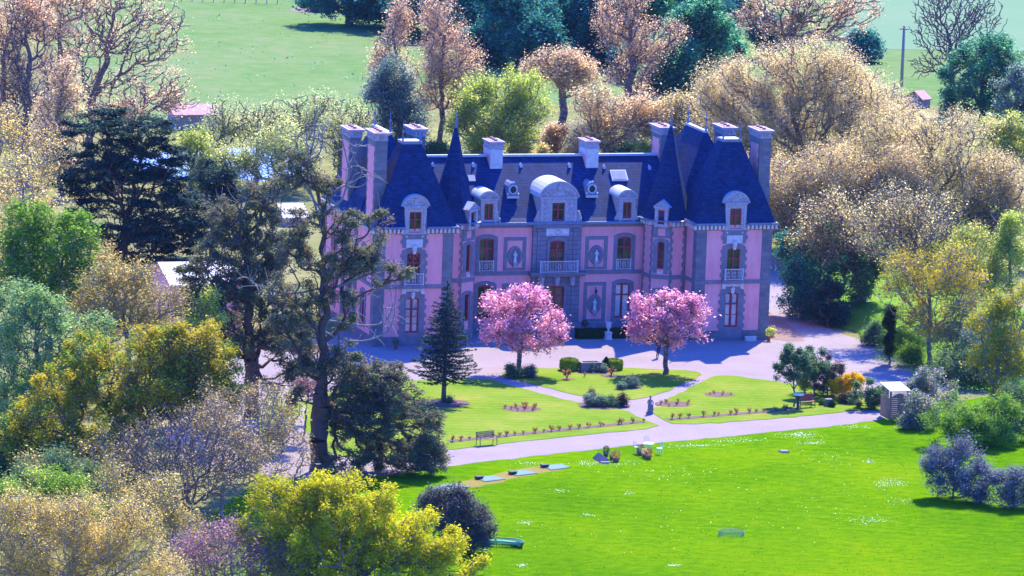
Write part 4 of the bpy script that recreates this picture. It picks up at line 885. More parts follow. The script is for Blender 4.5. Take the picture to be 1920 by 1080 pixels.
tree('juniper_bush', 'rounded dark grey-green juniper at the lawn edge beside the yellow tree', (850, 1035), [(850, 965, 54, 46), (892, 990, 36, 36), (820, 945, 34, 30), (860, 1005, 54, 26), (840, 935, 34, 22)], 'juniper', 700, 17000, .16, rb=.14, cat='shrub', sig=.2, bf=.4, gap=-3)

# --- left foreground wood
T = tree
T('yellow_tree', 'bright yellow-green leafy tree at the bottom edge beside the lawn', (680, 1190), [(640, 960, 90, 62), (560, 1000, 80, 60), (740, 1000, 80, 56), (820, 1050, 70, 46), (510, 935, 46, 40), (630, 915, 44, 28), (700, 1060, 130, 60), (560, 1080, 80, 50), (880, 1062, 30, 28), (700, 930, 40, 30), (640, 1020, 130, 60), (780, 1020, 70, 40), (590, 920, 44, 24), (850, 1030, 40, 30), (480, 1000, 40, 40)], 'yellow', 2200, 56000, .19, rb=.4, bark='bark', sig=.20, rt=.02, shell=.3, gap=-.9)
T('oak_tree', 'golden-leaved oak with dark crooked trunks in the left wood', (228, 925), [(230, 700, 110, 52), (330, 665, 70, 44), (140, 730, 70, 50), (80, 790, 60, 52), (300, 740, 90, 46), (380, 710, 50, 44), (200, 790, 70, 44), (120, 840, 60, 40), (330, 630, 40, 20), (60, 850, 50, 34), (180, 660, 60, 30), (260, 640, 60, 30), (400, 680, 50, 34), (30, 810, 40, 40), (370, 660, 50, 34)], 'oak', 1500, 36000, .20, rb=.30, sig=.22, gap=-.9, trunk_px=[(222, 860), (218, 800), (205, 745), (215, 700), (205, 670)], leaf2='green')
T('oak_tree', 'second golden oak whose thin trunk stands just right of the crooked one', (266, 935), [(330, 760, 60, 40), (290, 720, 60, 46), (390, 740, 50, 30), (260, 800, 36, 30)], 'oak', 200, 6500, .19, rb=.24, sig=.34, trunk_px=[(266, 880), (262, 820), (280, 770), (320, 720)])
T('pale_green_tree', 'pale mint-green leafy tree at the left edge', (60, 870), [(60, 640, 80, 60), (140, 630, 60, 40), (30, 700, 60, 70), (120, 700, 60, 50), (20, 600, 50, 40), (10, 790, 40, 60), (80, 585, 50, 26), (170, 660, 34, 28), (60, 740, 70, 60), (30, 560, 50, 30), (190, 620, 30, 30)], 'ltgreen', 1100, 28000, .19, rb=.3, sig=.24, bark='bark', gap=-1.1)
T('maple_tree', 'fresh green rounded tree behind the orange-tipped branches at left', (100, 800), [(110, 450, 70, 52), (60, 480, 60, 60), (150, 430, 40, 34), (100, 530, 70, 40), (30, 560, 40, 30), (150, 490, 34, 40), (170, 540, 40, 40), (60, 420, 50, 40), (10, 500, 40, 60)], 'green', 900, 22000, .22, rb=.3, sig=.24, gap=-1)
T('orange_tree', 'sparse tree with orange young leaves at the left edge above the green one', (30, 760), [(40, 380, 50, 60), (80, 400, 44, 30), (20, 320, 30, 34), (20, 450, 36, 60), (110, 380, 26, 18)], 'orange_near', 500, 4500, .17, rb=.22, sig=.36, bark='bark_grey', group=None)
T('sprouting_tree', 'thin tree with olive and tan new leaves between the green tree and the redwoods', (230, 830), [(220, 560, 70, 46), (290, 590, 50, 44), (170, 590, 50, 40), (250, 520, 60, 24), (200, 520, 50, 20), (300, 640, 40, 20), (330, 560, 22, 22)], 'olive', 900, 15000, .16, rb=.20, sig=.45, bark='bark_grey', rt=.02, gap=-2, wleaf=1.5)
T('hazel_tree', 'small light green tree in front of the pink outbuilding', (380, 810), [(375, 600, 36, 40), (350, 640, 34, 40), (400, 570, 20, 20), (400, 660, 30, 30)], 'ygreen', 180, 4500, .18, rb=.14, sig=.3)
T('bare_shrub', 'many-stemmed leafless grey shrub in front of the gravel at lower left', (352, 1022), [(340, 860, 90, 80), (270, 850, 60, 70), (420, 860, 60, 70), (350, 790, 60, 30), (240, 820, 40, 50), (460, 900, 40, 30)], 'browntwig', 1700, 2600, .13, rb=.24, bark='bark', cat='shrub', rt=.017, bf=1.0, sig=.2, trunk_px=[(350, 990), (348, 960)])
T('bare_shrub', 'leafless twiggy shrub with orange buds beside the redwood trunk', (480, 960), [(480, 800, 70, 60), (530, 840, 50, 50), (430, 790, 50, 50), (540, 880, 40, 40), (500, 740, 40, 28), (400, 740, 34, 30)], 'browntwig', 1000, 7000, .14, rb=.14, bark='bark_grey', cat='shrub', rt=.016, bf=.6, sig=.25)
T('tan_shrub', 'wide tan and orange budding thicket filling the lower left corner', (120, 1220), [(110, 1010, 110, 60), (220, 1040, 90, 60), (40, 980, 60, 56), (150, 960, 80, 34), (250, 970, 50, 40), (60, 1070, 120, 50), (300, 1060, 50, 40)], 'orange_near', 1700, 36000, .115, rb=.2, bark='bark_grey', cat='shrub', sig=.4, rt=.018, leaf2='olive', wleaf=1.5)
T('green_shrub', 'bright green leafy bush above the tan thicket at lower left', (80, 1060), [(70, 930, 70, 40), (140, 940, 50, 36), (20, 950, 40, 40), (110, 905, 44, 20)], 'green', 260, 11000, .18, rb=.16, cat='shrub', sig=.3, leaf2='ygreen')
T('magenta_shrub', 'purple-pink twiggy shrub at the bottom edge left of the yellow tree', (440, 1190), [(440, 1040, 90, 50), (380, 1060, 60, 44), (520, 1050, 60, 40), (420, 1000, 60, 24), (360, 1030, 40, 30)], 'magenta', 1200, 10000, .13, rb=.12, bark='bark_grey', cat='shrub', sig=.28, rt=.016)
T('olive_shrub', 'thin olive-leaved shrub between the bare shrub and the thicket', (300, 1090), [(300, 940, 50, 50), (330, 980, 50, 34), (230, 900, 40, 40)], 'olive', 420, 5000, .16, rb=.12, bark='bark_grey', cat='shrub', sig=.3)
T('holly_tree', 'dark green bushy tree in the shade behind the golden oak', (130, 915), [(130, 880, 60, 60), (60, 880, 50, 60), (190, 880, 50, 50), (30, 820, 40, 50)], 'midgreen', 260, 11000, .2, rb=.2, sig=.38)
T('magenta_blossom_bush', 'small bush of vivid pink blossom glimpsed between the two redwoods', (570, 830), [(570, 735, 22, 18), (590, 725, 16, 12)], 'magenta', 70, 1400, .15, rb=.08, cat='shrub', sig=.2)
T('laurel_shrub', 'pale green shrub growing between the redwood trunks', (530, 850), [(530, 770, 34, 30), (510, 800, 24, 26)], 'ygreen', 150, 3500, .15, rb=.1, cat='shrub', sig=.25)

T('wood_tree', 'yellow-green sapling in front of the outbuilding and left of the slim redwood', (400, 850), [(370, 700, 44, 40), (410, 740, 34, 34), (340, 660, 40, 30)], 'ygreen', 240, 5000, .18, rb=.14, sig=.34, leaf2='oak')
T('wood_tree', 'dark leafy understorey tree at the left edge below the pale mint tree', (20, 900), [(30, 830, 50, 50), (70, 800, 40, 40), (10, 880, 40, 40)], 'midgreen', 260, 8000, .2, rb=.16, sig=.38, leaf2='green')
T('wood_tree', 'tan budding tree just left of the golden oak trunk', (190, 960), [(200, 860, 50, 50), (160, 900, 44, 40), (260, 870, 44, 50)], 'olive', 520, 5000, .16, rb=.14, sig=.34, bark='bark_grey')
T('wood_tree', 'slender olive tree between the outbuilding and the mint tree', (160, 760), [(170, 600, 50, 40), (220, 630, 50, 34), (130, 580, 44, 34), (270, 610, 40, 30)], 'olive', 520, 9000, .17, rb=.14, sig=.34, bark='bark_grey')
T('wood_tree', 'brown budding tree filling the gap between the golden oak and the redwoods', (420, 985), [(420, 830, 60, 60), (370, 880, 60, 44), (470, 870, 60, 50), (400, 780, 50, 30)], 'browntwig', 1500, 7000, .15, rb=.14, bark='bark_grey', sig=.3, rt=.016, bf=.6)
T('wood_tree', 'golden-green oak spray right of the main oak crown', (350, 930), [(380, 690, 60, 50), (420, 740, 40, 34), (360, 640, 50, 34)], 'oak', 300, 9000, .19, rb=.2, sig=.4, leaf2='olive')
T('wood_tree', 'grey-green bushy tree under the golden oak at the left', (110, 1000), [(90, 900, 70, 50), (170, 920, 60, 40), (30, 920, 40, 40)], 'midgreen', 300, 11000, .19, rb=.16, sig=.4, leaf2='olive')
T('wood_tree', 'light olive tree between the green maple and the broad cypress', (200, 720), [(190, 500, 50, 40), (240, 540, 50, 34), (150, 540, 40, 34)], 'olive', 420, 8000, .18, rb=.16, sig=.4, bark='bark_grey')
T('wood_tree', 'tall orange-tipped tree filling the corner above the mint tree', (20, 640), [(30, 300, 50, 60), (70, 340, 40, 50), (10, 240, 30, 50), (90, 280, 30, 34)], 'orange_near', 700, 4500, .17, rb=.2, sig=.45, bark='bark_grey')
T('wood_tree', 'thin orange poplar at the extreme top left', (-10, 330), [(0, 80, 40, 90), (20, 180, 40, 70), (60, 20, 50, 40)], 'orange', 700, 9000, .2, rb=.3, sig=.5)
T('wood_tree', 'orange-leaved poplar between the two tall ones at top left', (110, 320), [(110, 60, 44, 70), (100, 160, 44, 60), (130, -10, 50, 40)], 'orange', 700, 9000, .2, rb=.3, sig=.5)
T('willow_tree', 'pale feathery willow screening the pond', (520, 365), [(520, 270, 44, 44), (480, 300, 34, 34), (560, 300, 34, 34), (430, 300, 40, 34)], 'willow', 520, 9000, .22, rb=.2, sig=.5)
# --- left background
T('cypress_tree', 'broad dark blue-green cypress with a layered crown, left of the redwoods', (228, 505), [(230, 250, 90, 40), (190, 225, 70, 26), (280, 265, 50, 30), (160, 300, 50, 34), (230, 320, 100, 44), (300, 340, 50, 34), (160, 370, 50, 30), (240, 390, 90, 44), (310, 420, 50, 40), (270, 450, 80, 34), (350, 430, 36, 30), (130, 345, 30, 24), (340, 480, 40, 22), (300, 480, 50, 24), (270, 500, 50, 20), (200, 450, 40, 30), (250, 300, 90, 40), (330, 390, 50, 40), (370, 400, 40, 40), (290, 430, 70, 50), (180, 420, 50, 50), (380, 450, 40, 36), (250, 480, 80, 30), (320, 300, 30, 30)], 'darkcyp', 1000, 62000, .28, rb=.5, bark='bark_red', sig=.45, sigz=.32, flat=.6, up=.9, bf=.55, gap=-1.4)
T('cypress_tree', 'lower dark cypress half hidden between the broad cypress and the redwoods', (400, 480), [(400, 340, 40, 40), (420, 310, 24, 20), (380, 390, 44, 34), (440, 370, 26, 30)], 'darkcyp', 200, 8000, .26, rb=.3, bark='bark_red', sig=.45, sigz=.35, flat=.6, up=.9)
for k, (bx, by, cr, lf, nt_, nl, lab) in enumerate([
    (50, 335, [(40, 60, 46, 80), (80, 40, 30, 60), (20, 120, 40, 60), (70, 150, 50, 50), (40, 220, 50, 50), (90, 230, 40, 34), (10, 30, 30, 50)], 'orange', 620, 9000, 'tall poplar with orange young leaves at the left edge'),
    (164, 290, [(210, 60, 70, 60), (290, 50, 60, 50), (160, 80, 50, 60), (250, 120, 60, 40), (140, 30, 50, 40), (330, 75, 34, 26), (200, -10, 80, 40), (180, 170, 50, 40)], 'orange', 850, 11000, 'spreading forked poplar with orange leaves beside the meadow'),
    (250, 320, [(270, 190, 60, 36), (330, 160, 34, 26), (340, 190, 30, 16), (220, 210, 50, 30)], 'orange', 420, 6000, 'low orange-leaved tree just above the dark cypress'),
    (115, 370, [(110, 230, 44, 60), (130, 150, 34, 44), (90, 290, 40, 40), (120, 320, 36, 26)], 'buffpink', 420, 6500, 'slim tree with pinkish buds between the two poplars'),
    (410, 345, [(415, 235, 30, 44), (440, 220, 24, 34), (400, 280, 26, 30)], 'willow', 300, 5000, 'slender pale willow in front of the red roofed shed'),
    (480, 350, [(480, 250, 40, 50), (510, 220, 34, 34), (460, 300, 30, 34)], 'willow', 380, 6000, 'thin willow with many fine stems by the pond'),
    (560, 350, [(570, 230, 44, 40), (600, 200, 40, 24), (540, 260, 30, 34), (540, 200, 34, 18)], 'willow', 380, 6500, 'pale willow behind the top of the large redwood'),
    (640, 340, [(640, 230, 36, 44), (610, 250, 30, 34), (670, 220, 30, 28), (640, 290, 30, 30)], 'willow', 340, 7000, 'light green willow beside the left chimneys'),
    (355, 360, [(360, 280, 36, 40), (385, 320, 34, 26)], 'ygreen', 220, 4500, 'yellow-green bush behind the broad cypress'),
    (745, 330, [(745, 215, 46, 56), (715, 180, 34, 44), (770, 250, 34, 44), (740, 150, 30, 34)], 'bluegreen', 420, 14000, 'shaded grey-green tree below the paired poplars'),
    (748, 300, [(745, 90, 22, 80), (735, 160, 34, 50), (752, 30, 16, 36), (715, 130, 22, 50)], 'orange', 420, 10000, 'narrow orange poplar on the left of the pair'),
    (818, 310, [(830, 60, 40, 60), (850, 110, 50, 50), (810, 130, 40, 50), (820, 10, 30, 40), (870, 140, 30, 34), (790, 180, 30, 34), (840, 180, 40, 26)], 'orange', 620, 15000, 'broad orange poplar on the right of the pair'),
    (930, 330, [(930, 210, 74, 54), (970, 170, 46, 34), (890, 180, 44, 40), (990, 220, 40, 44), (880, 240, 40, 40), (940, 260, 70, 30)], 'ygreen', 480, 20000, 'rounded lime-green tree directly behind the main roof'),
    (1052, 252, [(1050, 130, 50, 30), (1015, 130, 34, 24), (1090, 135, 30, 30), (1050, 110, 36, 18), (1075, 160, 30, 18)], 'buffpink', 420, 9000, 'small oak with flat pale crown and thick trunk beyond the lime-green tree'),
    (1178, 305, [(1180, 60, 30, 70), (1150, 60, 34, 40), (1210, 100, 34, 40), (1140, 30, 24, 34), (1235, 70, 30, 34), (1200, 160, 34, 34), (1150, 130, 24, 30), (1270, 60, 24, 22), (1175, 0, 40, 40)], 'orange', 520, 9500, 'tall thin poplar with bare trunk behind the right half of the main roof'),
    (1140, 330, [(1140, 220, 44, 46), (1110, 190, 34, 34), (1180, 230, 44, 34), (1210, 210, 34, 34), (1100, 260, 34, 24)], 'buffpink', 420, 10000, 'low brownish-pink budding tree at the foot of the thin poplar'),
    (1255, 330, [(1255, 230, 34, 44), (1230, 250, 28, 34), (1280, 200, 22, 24)], 'buff', 300, 7500, 'pale lilac-grey budding tree behind the right turret')]):
    T(['poplar_tree', 'poplar_tree', 'poplar_tree', 'budding_tree', 'willow_tree', 'willow_tree', 'willow_tree', 'willow_tree', 'green_bush', 'shaded_tree', 'poplar_tree', 'poplar_tree', 'lime_tree', 'oak_tree', 'poplar_tree', 'budding_tree', 'budding_tree'][k],
      lab, (bx, by), cr, lf, int(nt_*1.5), int(nl*((.6 if k < 3 else 1.0) if lf == 'orange' else .75 if lf == 'willow' else 1.35)), .19 if lf == 'orange' else .17 if lf == 'willow' else .22, rb=.42 if k in (0, 1, 13, 14) else .28, bark='bark', sig=.55, rt=.028, bf=.55, wleaf=1.6)
for (px, py, rx, ry, lf, lab) in ((900, 292, 40, 16, 'buff', 'row of cream budding shrubs just behind the left part of the ridge'), (985, 285, 44, 18, 'buff', 'cream budding shrub behind the middle of the ridge'), (1045, 262, 34, 34, 'orange', 'orange budding shrub behind the right mid chimney'), (1160, 278, 36, 20, 'horse', 'feathery green shrub just behind the ridge below the thin poplar'), (1085, 285, 24, 18, 'buffpink', 'pinkish low shrub immediately left of the feathery green one'), (1215, 285, 26, 22, 'ygreen', 'yellow-green shrub beside the rear right chimney'), (820, 285, 26, 16, 'midgreen', 'dark low shrub between the left turret spire and the poplar trunk')):
    bush('shrub', lab, px, py, rx, ry, lf, 4500, .24, base_py=py+ry+26, sig=.35)
# dark wood behind
for (bx, by, cr, lf, lab) in [
    (655, 48, [(640, -14, 80, 40), (700, -8, 50, 44)], 'wood', 'dark tree at the top edge casting a long shadow on the meadow'),
    (905, 110, [(905, 40, 34, 50), (880, 10, 34, 40), (930, 70, 30, 34)], 'wood', 'dark blue-green tree at the left end of the far wood'),
    (972, 128, [(975, 40, 56, 54), (950, 10, 50, 40), (1010, 50, 40, 44)], 'wood', 'large dark round tree with a visible trunk in the far wood'),
    (1062, 110, [(1060, 30, 44, 50), (1090, 10, 40, 40), (1035, 70, 30, 30)], 'horse', 'lighter green tree in the middle of the far wood'),
    (1125, 120, [(1125, 70, 40, 44), (1120, 20, 44, 44), (1100, 100, 30, 26)], 'wood', 'dark tree immediately left of the thin poplar crown'),
    (1225, 130, [(1225, 40, 44, 60), (1250, 90, 34, 40), (1200, 10, 34, 40)], 'horse', 'dark green tree behind the thin poplar'),
    (1300, 170, [(1300, 60, 50, 50), (1330, 40, 40, 34), (1290, 120, 46, 40), (1340, 80, 30, 30), (1260, 130, 26, 34)], 'horse', 'big glossy green chestnut at the right end of the far wood'),
    (1440, 110, [(1440, 60, 30, 26), (1620, 90, 26, 24)], 'wood', 'dark conifer glimpsed behind the upper plane branches'),
    (810, 72, [(800, 0, 70, 44), (850, 10, 50, 54)], 'wood', 'dark tree behind the tips of the paired poplars'),
    (735, 52, [(730, -20, 90, 56), (690, 0, 50, 44), (770, 0, 50, 44)], 'wood', 'dark tree cut by the top edge above the long meadow shadow'),
    (880, 80, [(880, 20, 50, 50), (910, 50, 34, 34)], 'wood', 'dark tree just right of the broad poplar top'),
    (1010, 90, [(1015, 10, 50, 50), (1030, 50, 40, 40)], 'horse', 'green tree between the round dark tree and the middle one'),
    (1180, 120, [(1180, 50, 50, 60), (1170, 100, 40, 30)], 'wood', 'dark tree hidden behind the thin poplar trunk'),
    (1265, 120, [(1265, 20, 50, 50), (1300, 0, 40, 40), (1340, 20, 30, 34)], 'wood', 'dark tree behind the big glossy chestnut'),
    (860, 60, [(870, -20, 60, 50), (840, 20, 34, 34)], 'wood', 'dark tree at the top edge between the poplar pair and the far wood'),
    (940, 70, [(940, -10, 60, 50), (960, 30, 40, 40)], 'horse', 'lighter green tree rising to the top edge behind the round dark one'),
    (1050, 60, [(1060, -30, 70, 50), (1020, -10, 44, 40)], 'wood', 'dark tree at the top edge above the middle green tree'),
    (1110, 95, [(1100, 30, 60, 60), (1080, 80, 40, 30), (1120, 100, 30, 30)], 'wood', 'dark tree between the middle green tree and the thin poplar'),
    (1150, 80, [(1160, -10, 60, 50), (1130, 40, 40, 44)], 'horse', 'green tree at the top edge behind the thin poplar crown'),
    (1220, 90, [(1220, -20, 60, 50), (1240, 40, 40, 44)], 'wood', 'dark tree at the top edge right of the thin poplar'),
    (1330, 80, [(1330, -10, 50, 44), (1370, 20, 34, 34)], 'wood', 'dark tree at the top edge above the chestnut'),
    (1205, 150, [(1200, 110, 44, 40), (1230, 130, 34, 30)], 'wood', 'low dark tree in front of the far wood below the thin poplar crown'),
    (1265, 175, [(1270, 120, 44, 50), (1240, 150, 34, 30)], 'horse', 'lower green tree on the left flank of the chestnut'),
    (1000, 135, [(1000, 80, 44, 44), (1030, 100, 30, 30)], 'wood', 'dark tree right of the round one with visible trunk'),
    (910, 120, [(900, 80, 30, 34), (925, 95, 24, 24)], 'wood', 'small dark tree at the foot of the left end of the far wood'),
    (1350, 150, [(1350, 100, 34, 40), (1335, 130, 30, 30)], 'horse', 'green tree between the chestnut and the plane dome')]:
    T('woodland_tree', lab, (bx, by), cr, lf, 300, 15000 if lf == 'horse' else 13000, .40, rb=.5, sig=.62, rt=.03, group='trees of the far wood')
# right background
T('plane_tree', 'huge domed plane tree covered in pale buff young leaves, right of the chateau', (1530, 470), [(1500, 160, 110, 50), (1420, 190, 80, 50), (1580, 180, 90, 54), (1500, 230, 140, 60), (1370, 230, 54, 50), (1380, 290, 60, 60), (1480, 320, 90, 70), (1600, 270, 80, 70), (1350, 190, 40, 40), (1440, 400, 60, 50), (1530, 400, 70, 50), (1500, 120, 80, 34), (1590, 140, 60, 40), (1420, 340, 80, 60), (1360, 330, 50, 60), (1560, 340, 90, 60), (1450, 260, 90, 60), (1620, 220, 60, 50), (1400, 150, 60, 44), (1350, 160, 50, 44), (1330, 210, 44, 50), (1550, 110, 70, 34), (1450, 115, 60, 34)], 'buff', 3200, 100000, .155, rb=.7, bark='bark', sig=.6, rt=.026, leaf2='buffpink', bf=.55, wleaf=1.5)
T('plane_tree', 'right-hand plane tree of buff leaves with crooked dark limbs above the bank', (1772, 500), [(1750, 300, 90, 60), (1680, 340, 70, 60), (1820, 340, 70, 60), (1740, 400, 90, 50), (1700, 250, 60, 40), (1850, 400, 50, 50), (1660, 420, 60, 44), (1790, 250, 60, 40), (1800, 440, 60, 34), (1650, 300, 60, 60), (1720, 340, 90, 60), (1640, 250, 50, 40), (1880, 350, 44, 50), (1700, 450, 60, 30)], 'buff', 2600, 66000, .15, rb=.55, bark='bark', sig=.6, wleaf=1.5, rt=.026, bf=.55, trunk_px=[(1772, 470), (1768, 440), (1755, 400), (1740, 360)])
T('plane_tree', 'middle plane tree whose low limbs hang over the shaded yews', (1612, 500), [(1610, 380, 70, 50), (1560, 430, 60, 40), (1660, 400, 50, 40), (1600, 320, 50, 50), (1540, 460, 40, 24)], 'buff', 1500, 30000, .15, rb=.5, bark='bark', sig=.6, wleaf=1.5, rt=.026, bf=.55, trunk_px=[(1610, 470), (1600, 430), (1560, 405), (1520, 380)])
for (bx, by, cr, lab) in ((1480, 505, [(1470, 350, 70, 56), (1430, 390, 50, 50), (1510, 400, 60, 50), (1400, 330, 44, 40)], 'buff plane tree just behind the right rear corner of the chateau'),
                          (1565, 508, [(1560, 330, 70, 60), (1600, 380, 60, 50), (1530, 380, 50, 50)], 'buff plane tree in the middle of the right-hand mass above the evergreens'),
                          (1690, 510, [(1680, 360, 70, 60), (1720, 420, 60, 44), (1640, 400, 50, 44), (1690, 310, 50, 40)], 'buff plane tree between the two crooked-limbed ones'),
                          (1860, 500, [(1860, 350, 60, 60), (1900, 400, 50, 50), (1830, 410, 50, 44)], 'buff plane tree beside the right edge'),
                          (1650, 330, [(1640, 210, 70, 60), (1690, 250, 60, 50), (1600, 180, 50, 50)], 'paler plane tree on the right shoulder of the huge dome'),
                          (1330, 330, [(1330, 230, 50, 50), (1370, 180, 44, 50), (1300, 250, 34, 40)], 'buff tree closing the gap between the right turret spire and the dome')):
    T('plane_tree', lab, (bx, by), cr, 'buff', 1300, 24000, .145, rb=.35, bark='bark_grey', sig=.55, rt=.024, leaf2='buffpink', bf=.55, wleaf=1.5, gap=-1.6)
for (bx, by, cr, n_, lab) in ((1740, 642, [(1680, 390, 60, 40), (1720, 430, 60, 44), (1640, 430, 50, 40), (1690, 470, 60, 30), (1760, 400, 40, 40)], 4500, 'thin olive plane whose shadow dapples the drive'), (1622, 600, [(1560, 400, 60, 44), (1600, 440, 50, 44), (1520, 440, 44, 34), (1560, 460, 50, 30)], 4500, 'sparse buff tree overhanging the drooping yew')):
    T('plane_tree', lab, (bx, by), cr, 'buff', 1100, n_, .17, rb=.26, bark='bark', sig=.4, rt=.022, leaf2='olive', bf=.8, wleaf=2, gap=-1.2)
T('mistletoe_tree', 'bare-limbed poplar carrying mistletoe balls at the top edge', (1480, 250), [(1440, 30, 50, 50), (1500, 0, 60, 50), (1560, 40, 54, 40), (1610, 10, 44, 30), (1400, 10, 30, 40), (1490, 60, 60, 30)], 'orange', 700, 5500, .26, rb=.45, bark='bark', sig=.4, rt=.03, bf=.8, trunk_px=[(1482, 160), (1484, 90), (1488, 40)])
mt = G(1480, 250); 
for (px, py, r, lab) in ((1498, 33, 8, 'round dark mistletoe ball in the middle of the bare poplar'), (1405, 12, 7, 'round dark mistletoe ball on the left limb of the bare poplar')):
    T('mistletoe', lab, tuple(AT(px, py+r, mt)), [(px, py, r, r)], 'midgreen', 50, 900, .2, rb=.03, cat='mistletoe', group='mistletoe balls', sig=.12, trunk_px=[(px, py)])
T('bare_tree', 'tall leafless tree with fanned grey branches at the top right', (1790, 215), [(1790, 60, 70, 60), (1750, 40, 44, 50), (1840, 40, 50, 50), (1860, 90, 40, 34), (1730, 110, 30, 40), (1790, 0, 80, 30)], 'none', 1700, 0, .2, rb=.36, bark='bark', sig=.3, rt=.028, bf=.9, trunk_px=[(1787, 170), (1785, 140), (1783, 110)])
T('chestnut_tree', 'dense glossy green tree in front of the bare tree at top right', (1840, 235), [(1850, 90, 44, 30), (1830, 140, 60, 50), (1880, 130, 40, 44), (1800, 190, 34, 30), (1860, 190, 40, 34)], 'horse', 340, 15000, .30, rb=.35, sig=.46)
T('hedge_tree', 'grey-green bushy tree at the right edge below the glossy green one', (1905, 300), [(1900, 170, 34, 44), (1915, 220, 30, 34)], 'bluegreen', 150, 5500, .26, rb=.25, sig=.4)
T('olive_tree', 'rounded olive-green tree at the right edge beside the plane trees', (1885, 400), [(1885, 255, 46, 44), (1860, 290, 34, 30), (1910, 300, 40, 34)], 'ygreen', 320, 10000, .24, rb=.3, sig=.4, leaf2='buff')
T('birch_tree', 'feathery bright green tree at the right edge above the yellow oak', (1893, 640), [(1893, 470, 34, 50), (1870, 520, 34, 34), (1905, 430, 24, 34), (1880, 410, 22, 22)], 'ygreen', 300, 8500, .18, rb=.16, sig=.32, bark='bark_grey')
T('green_shrub', 'green bushes in the gap beyond the right corner of the chateau', (1466, 470), [(1462, 430, 20, 28), (1480, 410, 24, 20)], 'green', 120, 4000, .18, rb=.08, cat='shrub', sig=.3)
for (bx, by, cr, lf, n_, lab) in [
    (1540, 590, [(1540, 480, 64, 50), (1500, 500, 44, 50), (1590, 500, 44, 44), (1560, 440, 50, 30), (1480, 470, 34, 40), (1530, 540, 60, 40)], 'wood', 16000, 'dark shaded evergreen clump behind the drive'),
    (1600, 600, [(1610, 520, 40, 44), (1640, 490, 34, 34)], 'midgreen', 7500, 'shadowy green bush right of the drooping yew'),
    (1505, 600, [(1500, 560, 34, 34), (1490, 520, 24, 34)], 'wood', 5500, 'dark bush left of the drooping yew')]:
    T('evergreen_bush', lab, (bx, by), cr, lf, 240, n_, .22, rb=.2, cat='shrub', sig=.34)
T('yew_tree', 'low drooping dark teal yew mound beside the drive', (1552, 612), [(1552, 575, 38, 34), (1552, 550, 24, 22)], 'spruce', 160, 8000, .26, rb=.14, sig=.22, down=1.6, wide=.35)
T('young_oak', 'yellow-green oak with slender grey trunk on the bank', (1742, 688), [(1740, 520, 70, 40), (1690, 560, 44, 40), (1790, 500, 60, 40), (1760, 570, 60, 44), (1700, 500, 50, 30), (1820, 540, 40, 40), (1720, 610, 40, 24)], 'oak', 900, 8000, .18, rb=.18, bark='bark_grey', sig=.34, leaf2='olive', gap=-1, trunk_px=[(1743, 650), (1746, 610), (1744, 570), (1738, 530)])
T('young_oak', 'yellow-green oak at the right edge overhanging the lilacs', (1858, 790), [(1870, 610, 54, 44), (1900, 570, 40, 40), (1850, 670, 44, 40), (1900, 680, 40, 54), (1890, 740, 34, 26)], 'oak', 800, 11000, .18, rb=.18, bark='bark_grey', sig=.32, leaf2='green')
T('young_oak', 'thin olive-leaved oak between the other two on the bank', (1785, 700), [(1800, 600, 34, 44), (1790, 640, 40, 34), (1830, 620, 26, 30)], 'olive', 260, 5000, .16, rb=.12, bark='bark_grey', sig=.3)
T('holly_bush', 'dark shaded bush beneath the oaks on the bank', (1800, 722), [(1800, 680, 44, 30), (1840, 700, 34, 34), (1760, 700, 24, 16)], 'midgreen', 160, 6500, .18, rb=.1, cat='shrub', sig=.28)
T('bank_tree', 'light green leafy tree behind the yellow-green oak on the bank', (1830, 640), [(1820, 470, 50, 44), (1780, 500, 44, 40), (1850, 520, 44, 44), (1730, 480, 40, 30)], 'ygreen', 700, 11000, .18, rb=.16, sig=.4, bark='bark_grey', leaf2='olive', gap=-1.4)
T('bank_tree', 'grey-green tree in shade between the right-edge oak and the lilacs', (1880, 720), [(1850, 640, 44, 44), (1900, 650, 40, 50), (1820, 680, 34, 30)], 'bluegreen', 500, 8000, .18, rb=.14, sig=.38, bark='bark_grey', gap=-1.2)
T('column_yew', 'narrow dark column-shaped yew standing at the edge of the drive', (1668, 684), [(1668, 600, 10, 26), (1669, 625, 11, 24), (1668, 650, 9, 20), (1669, 585, 8, 12)], 'boxdark', 150, 7000, .14, rb=.08, bark='bark', sig=.12, trunk_px=[(1668, 660), (1668, 620), (1668, 590)])
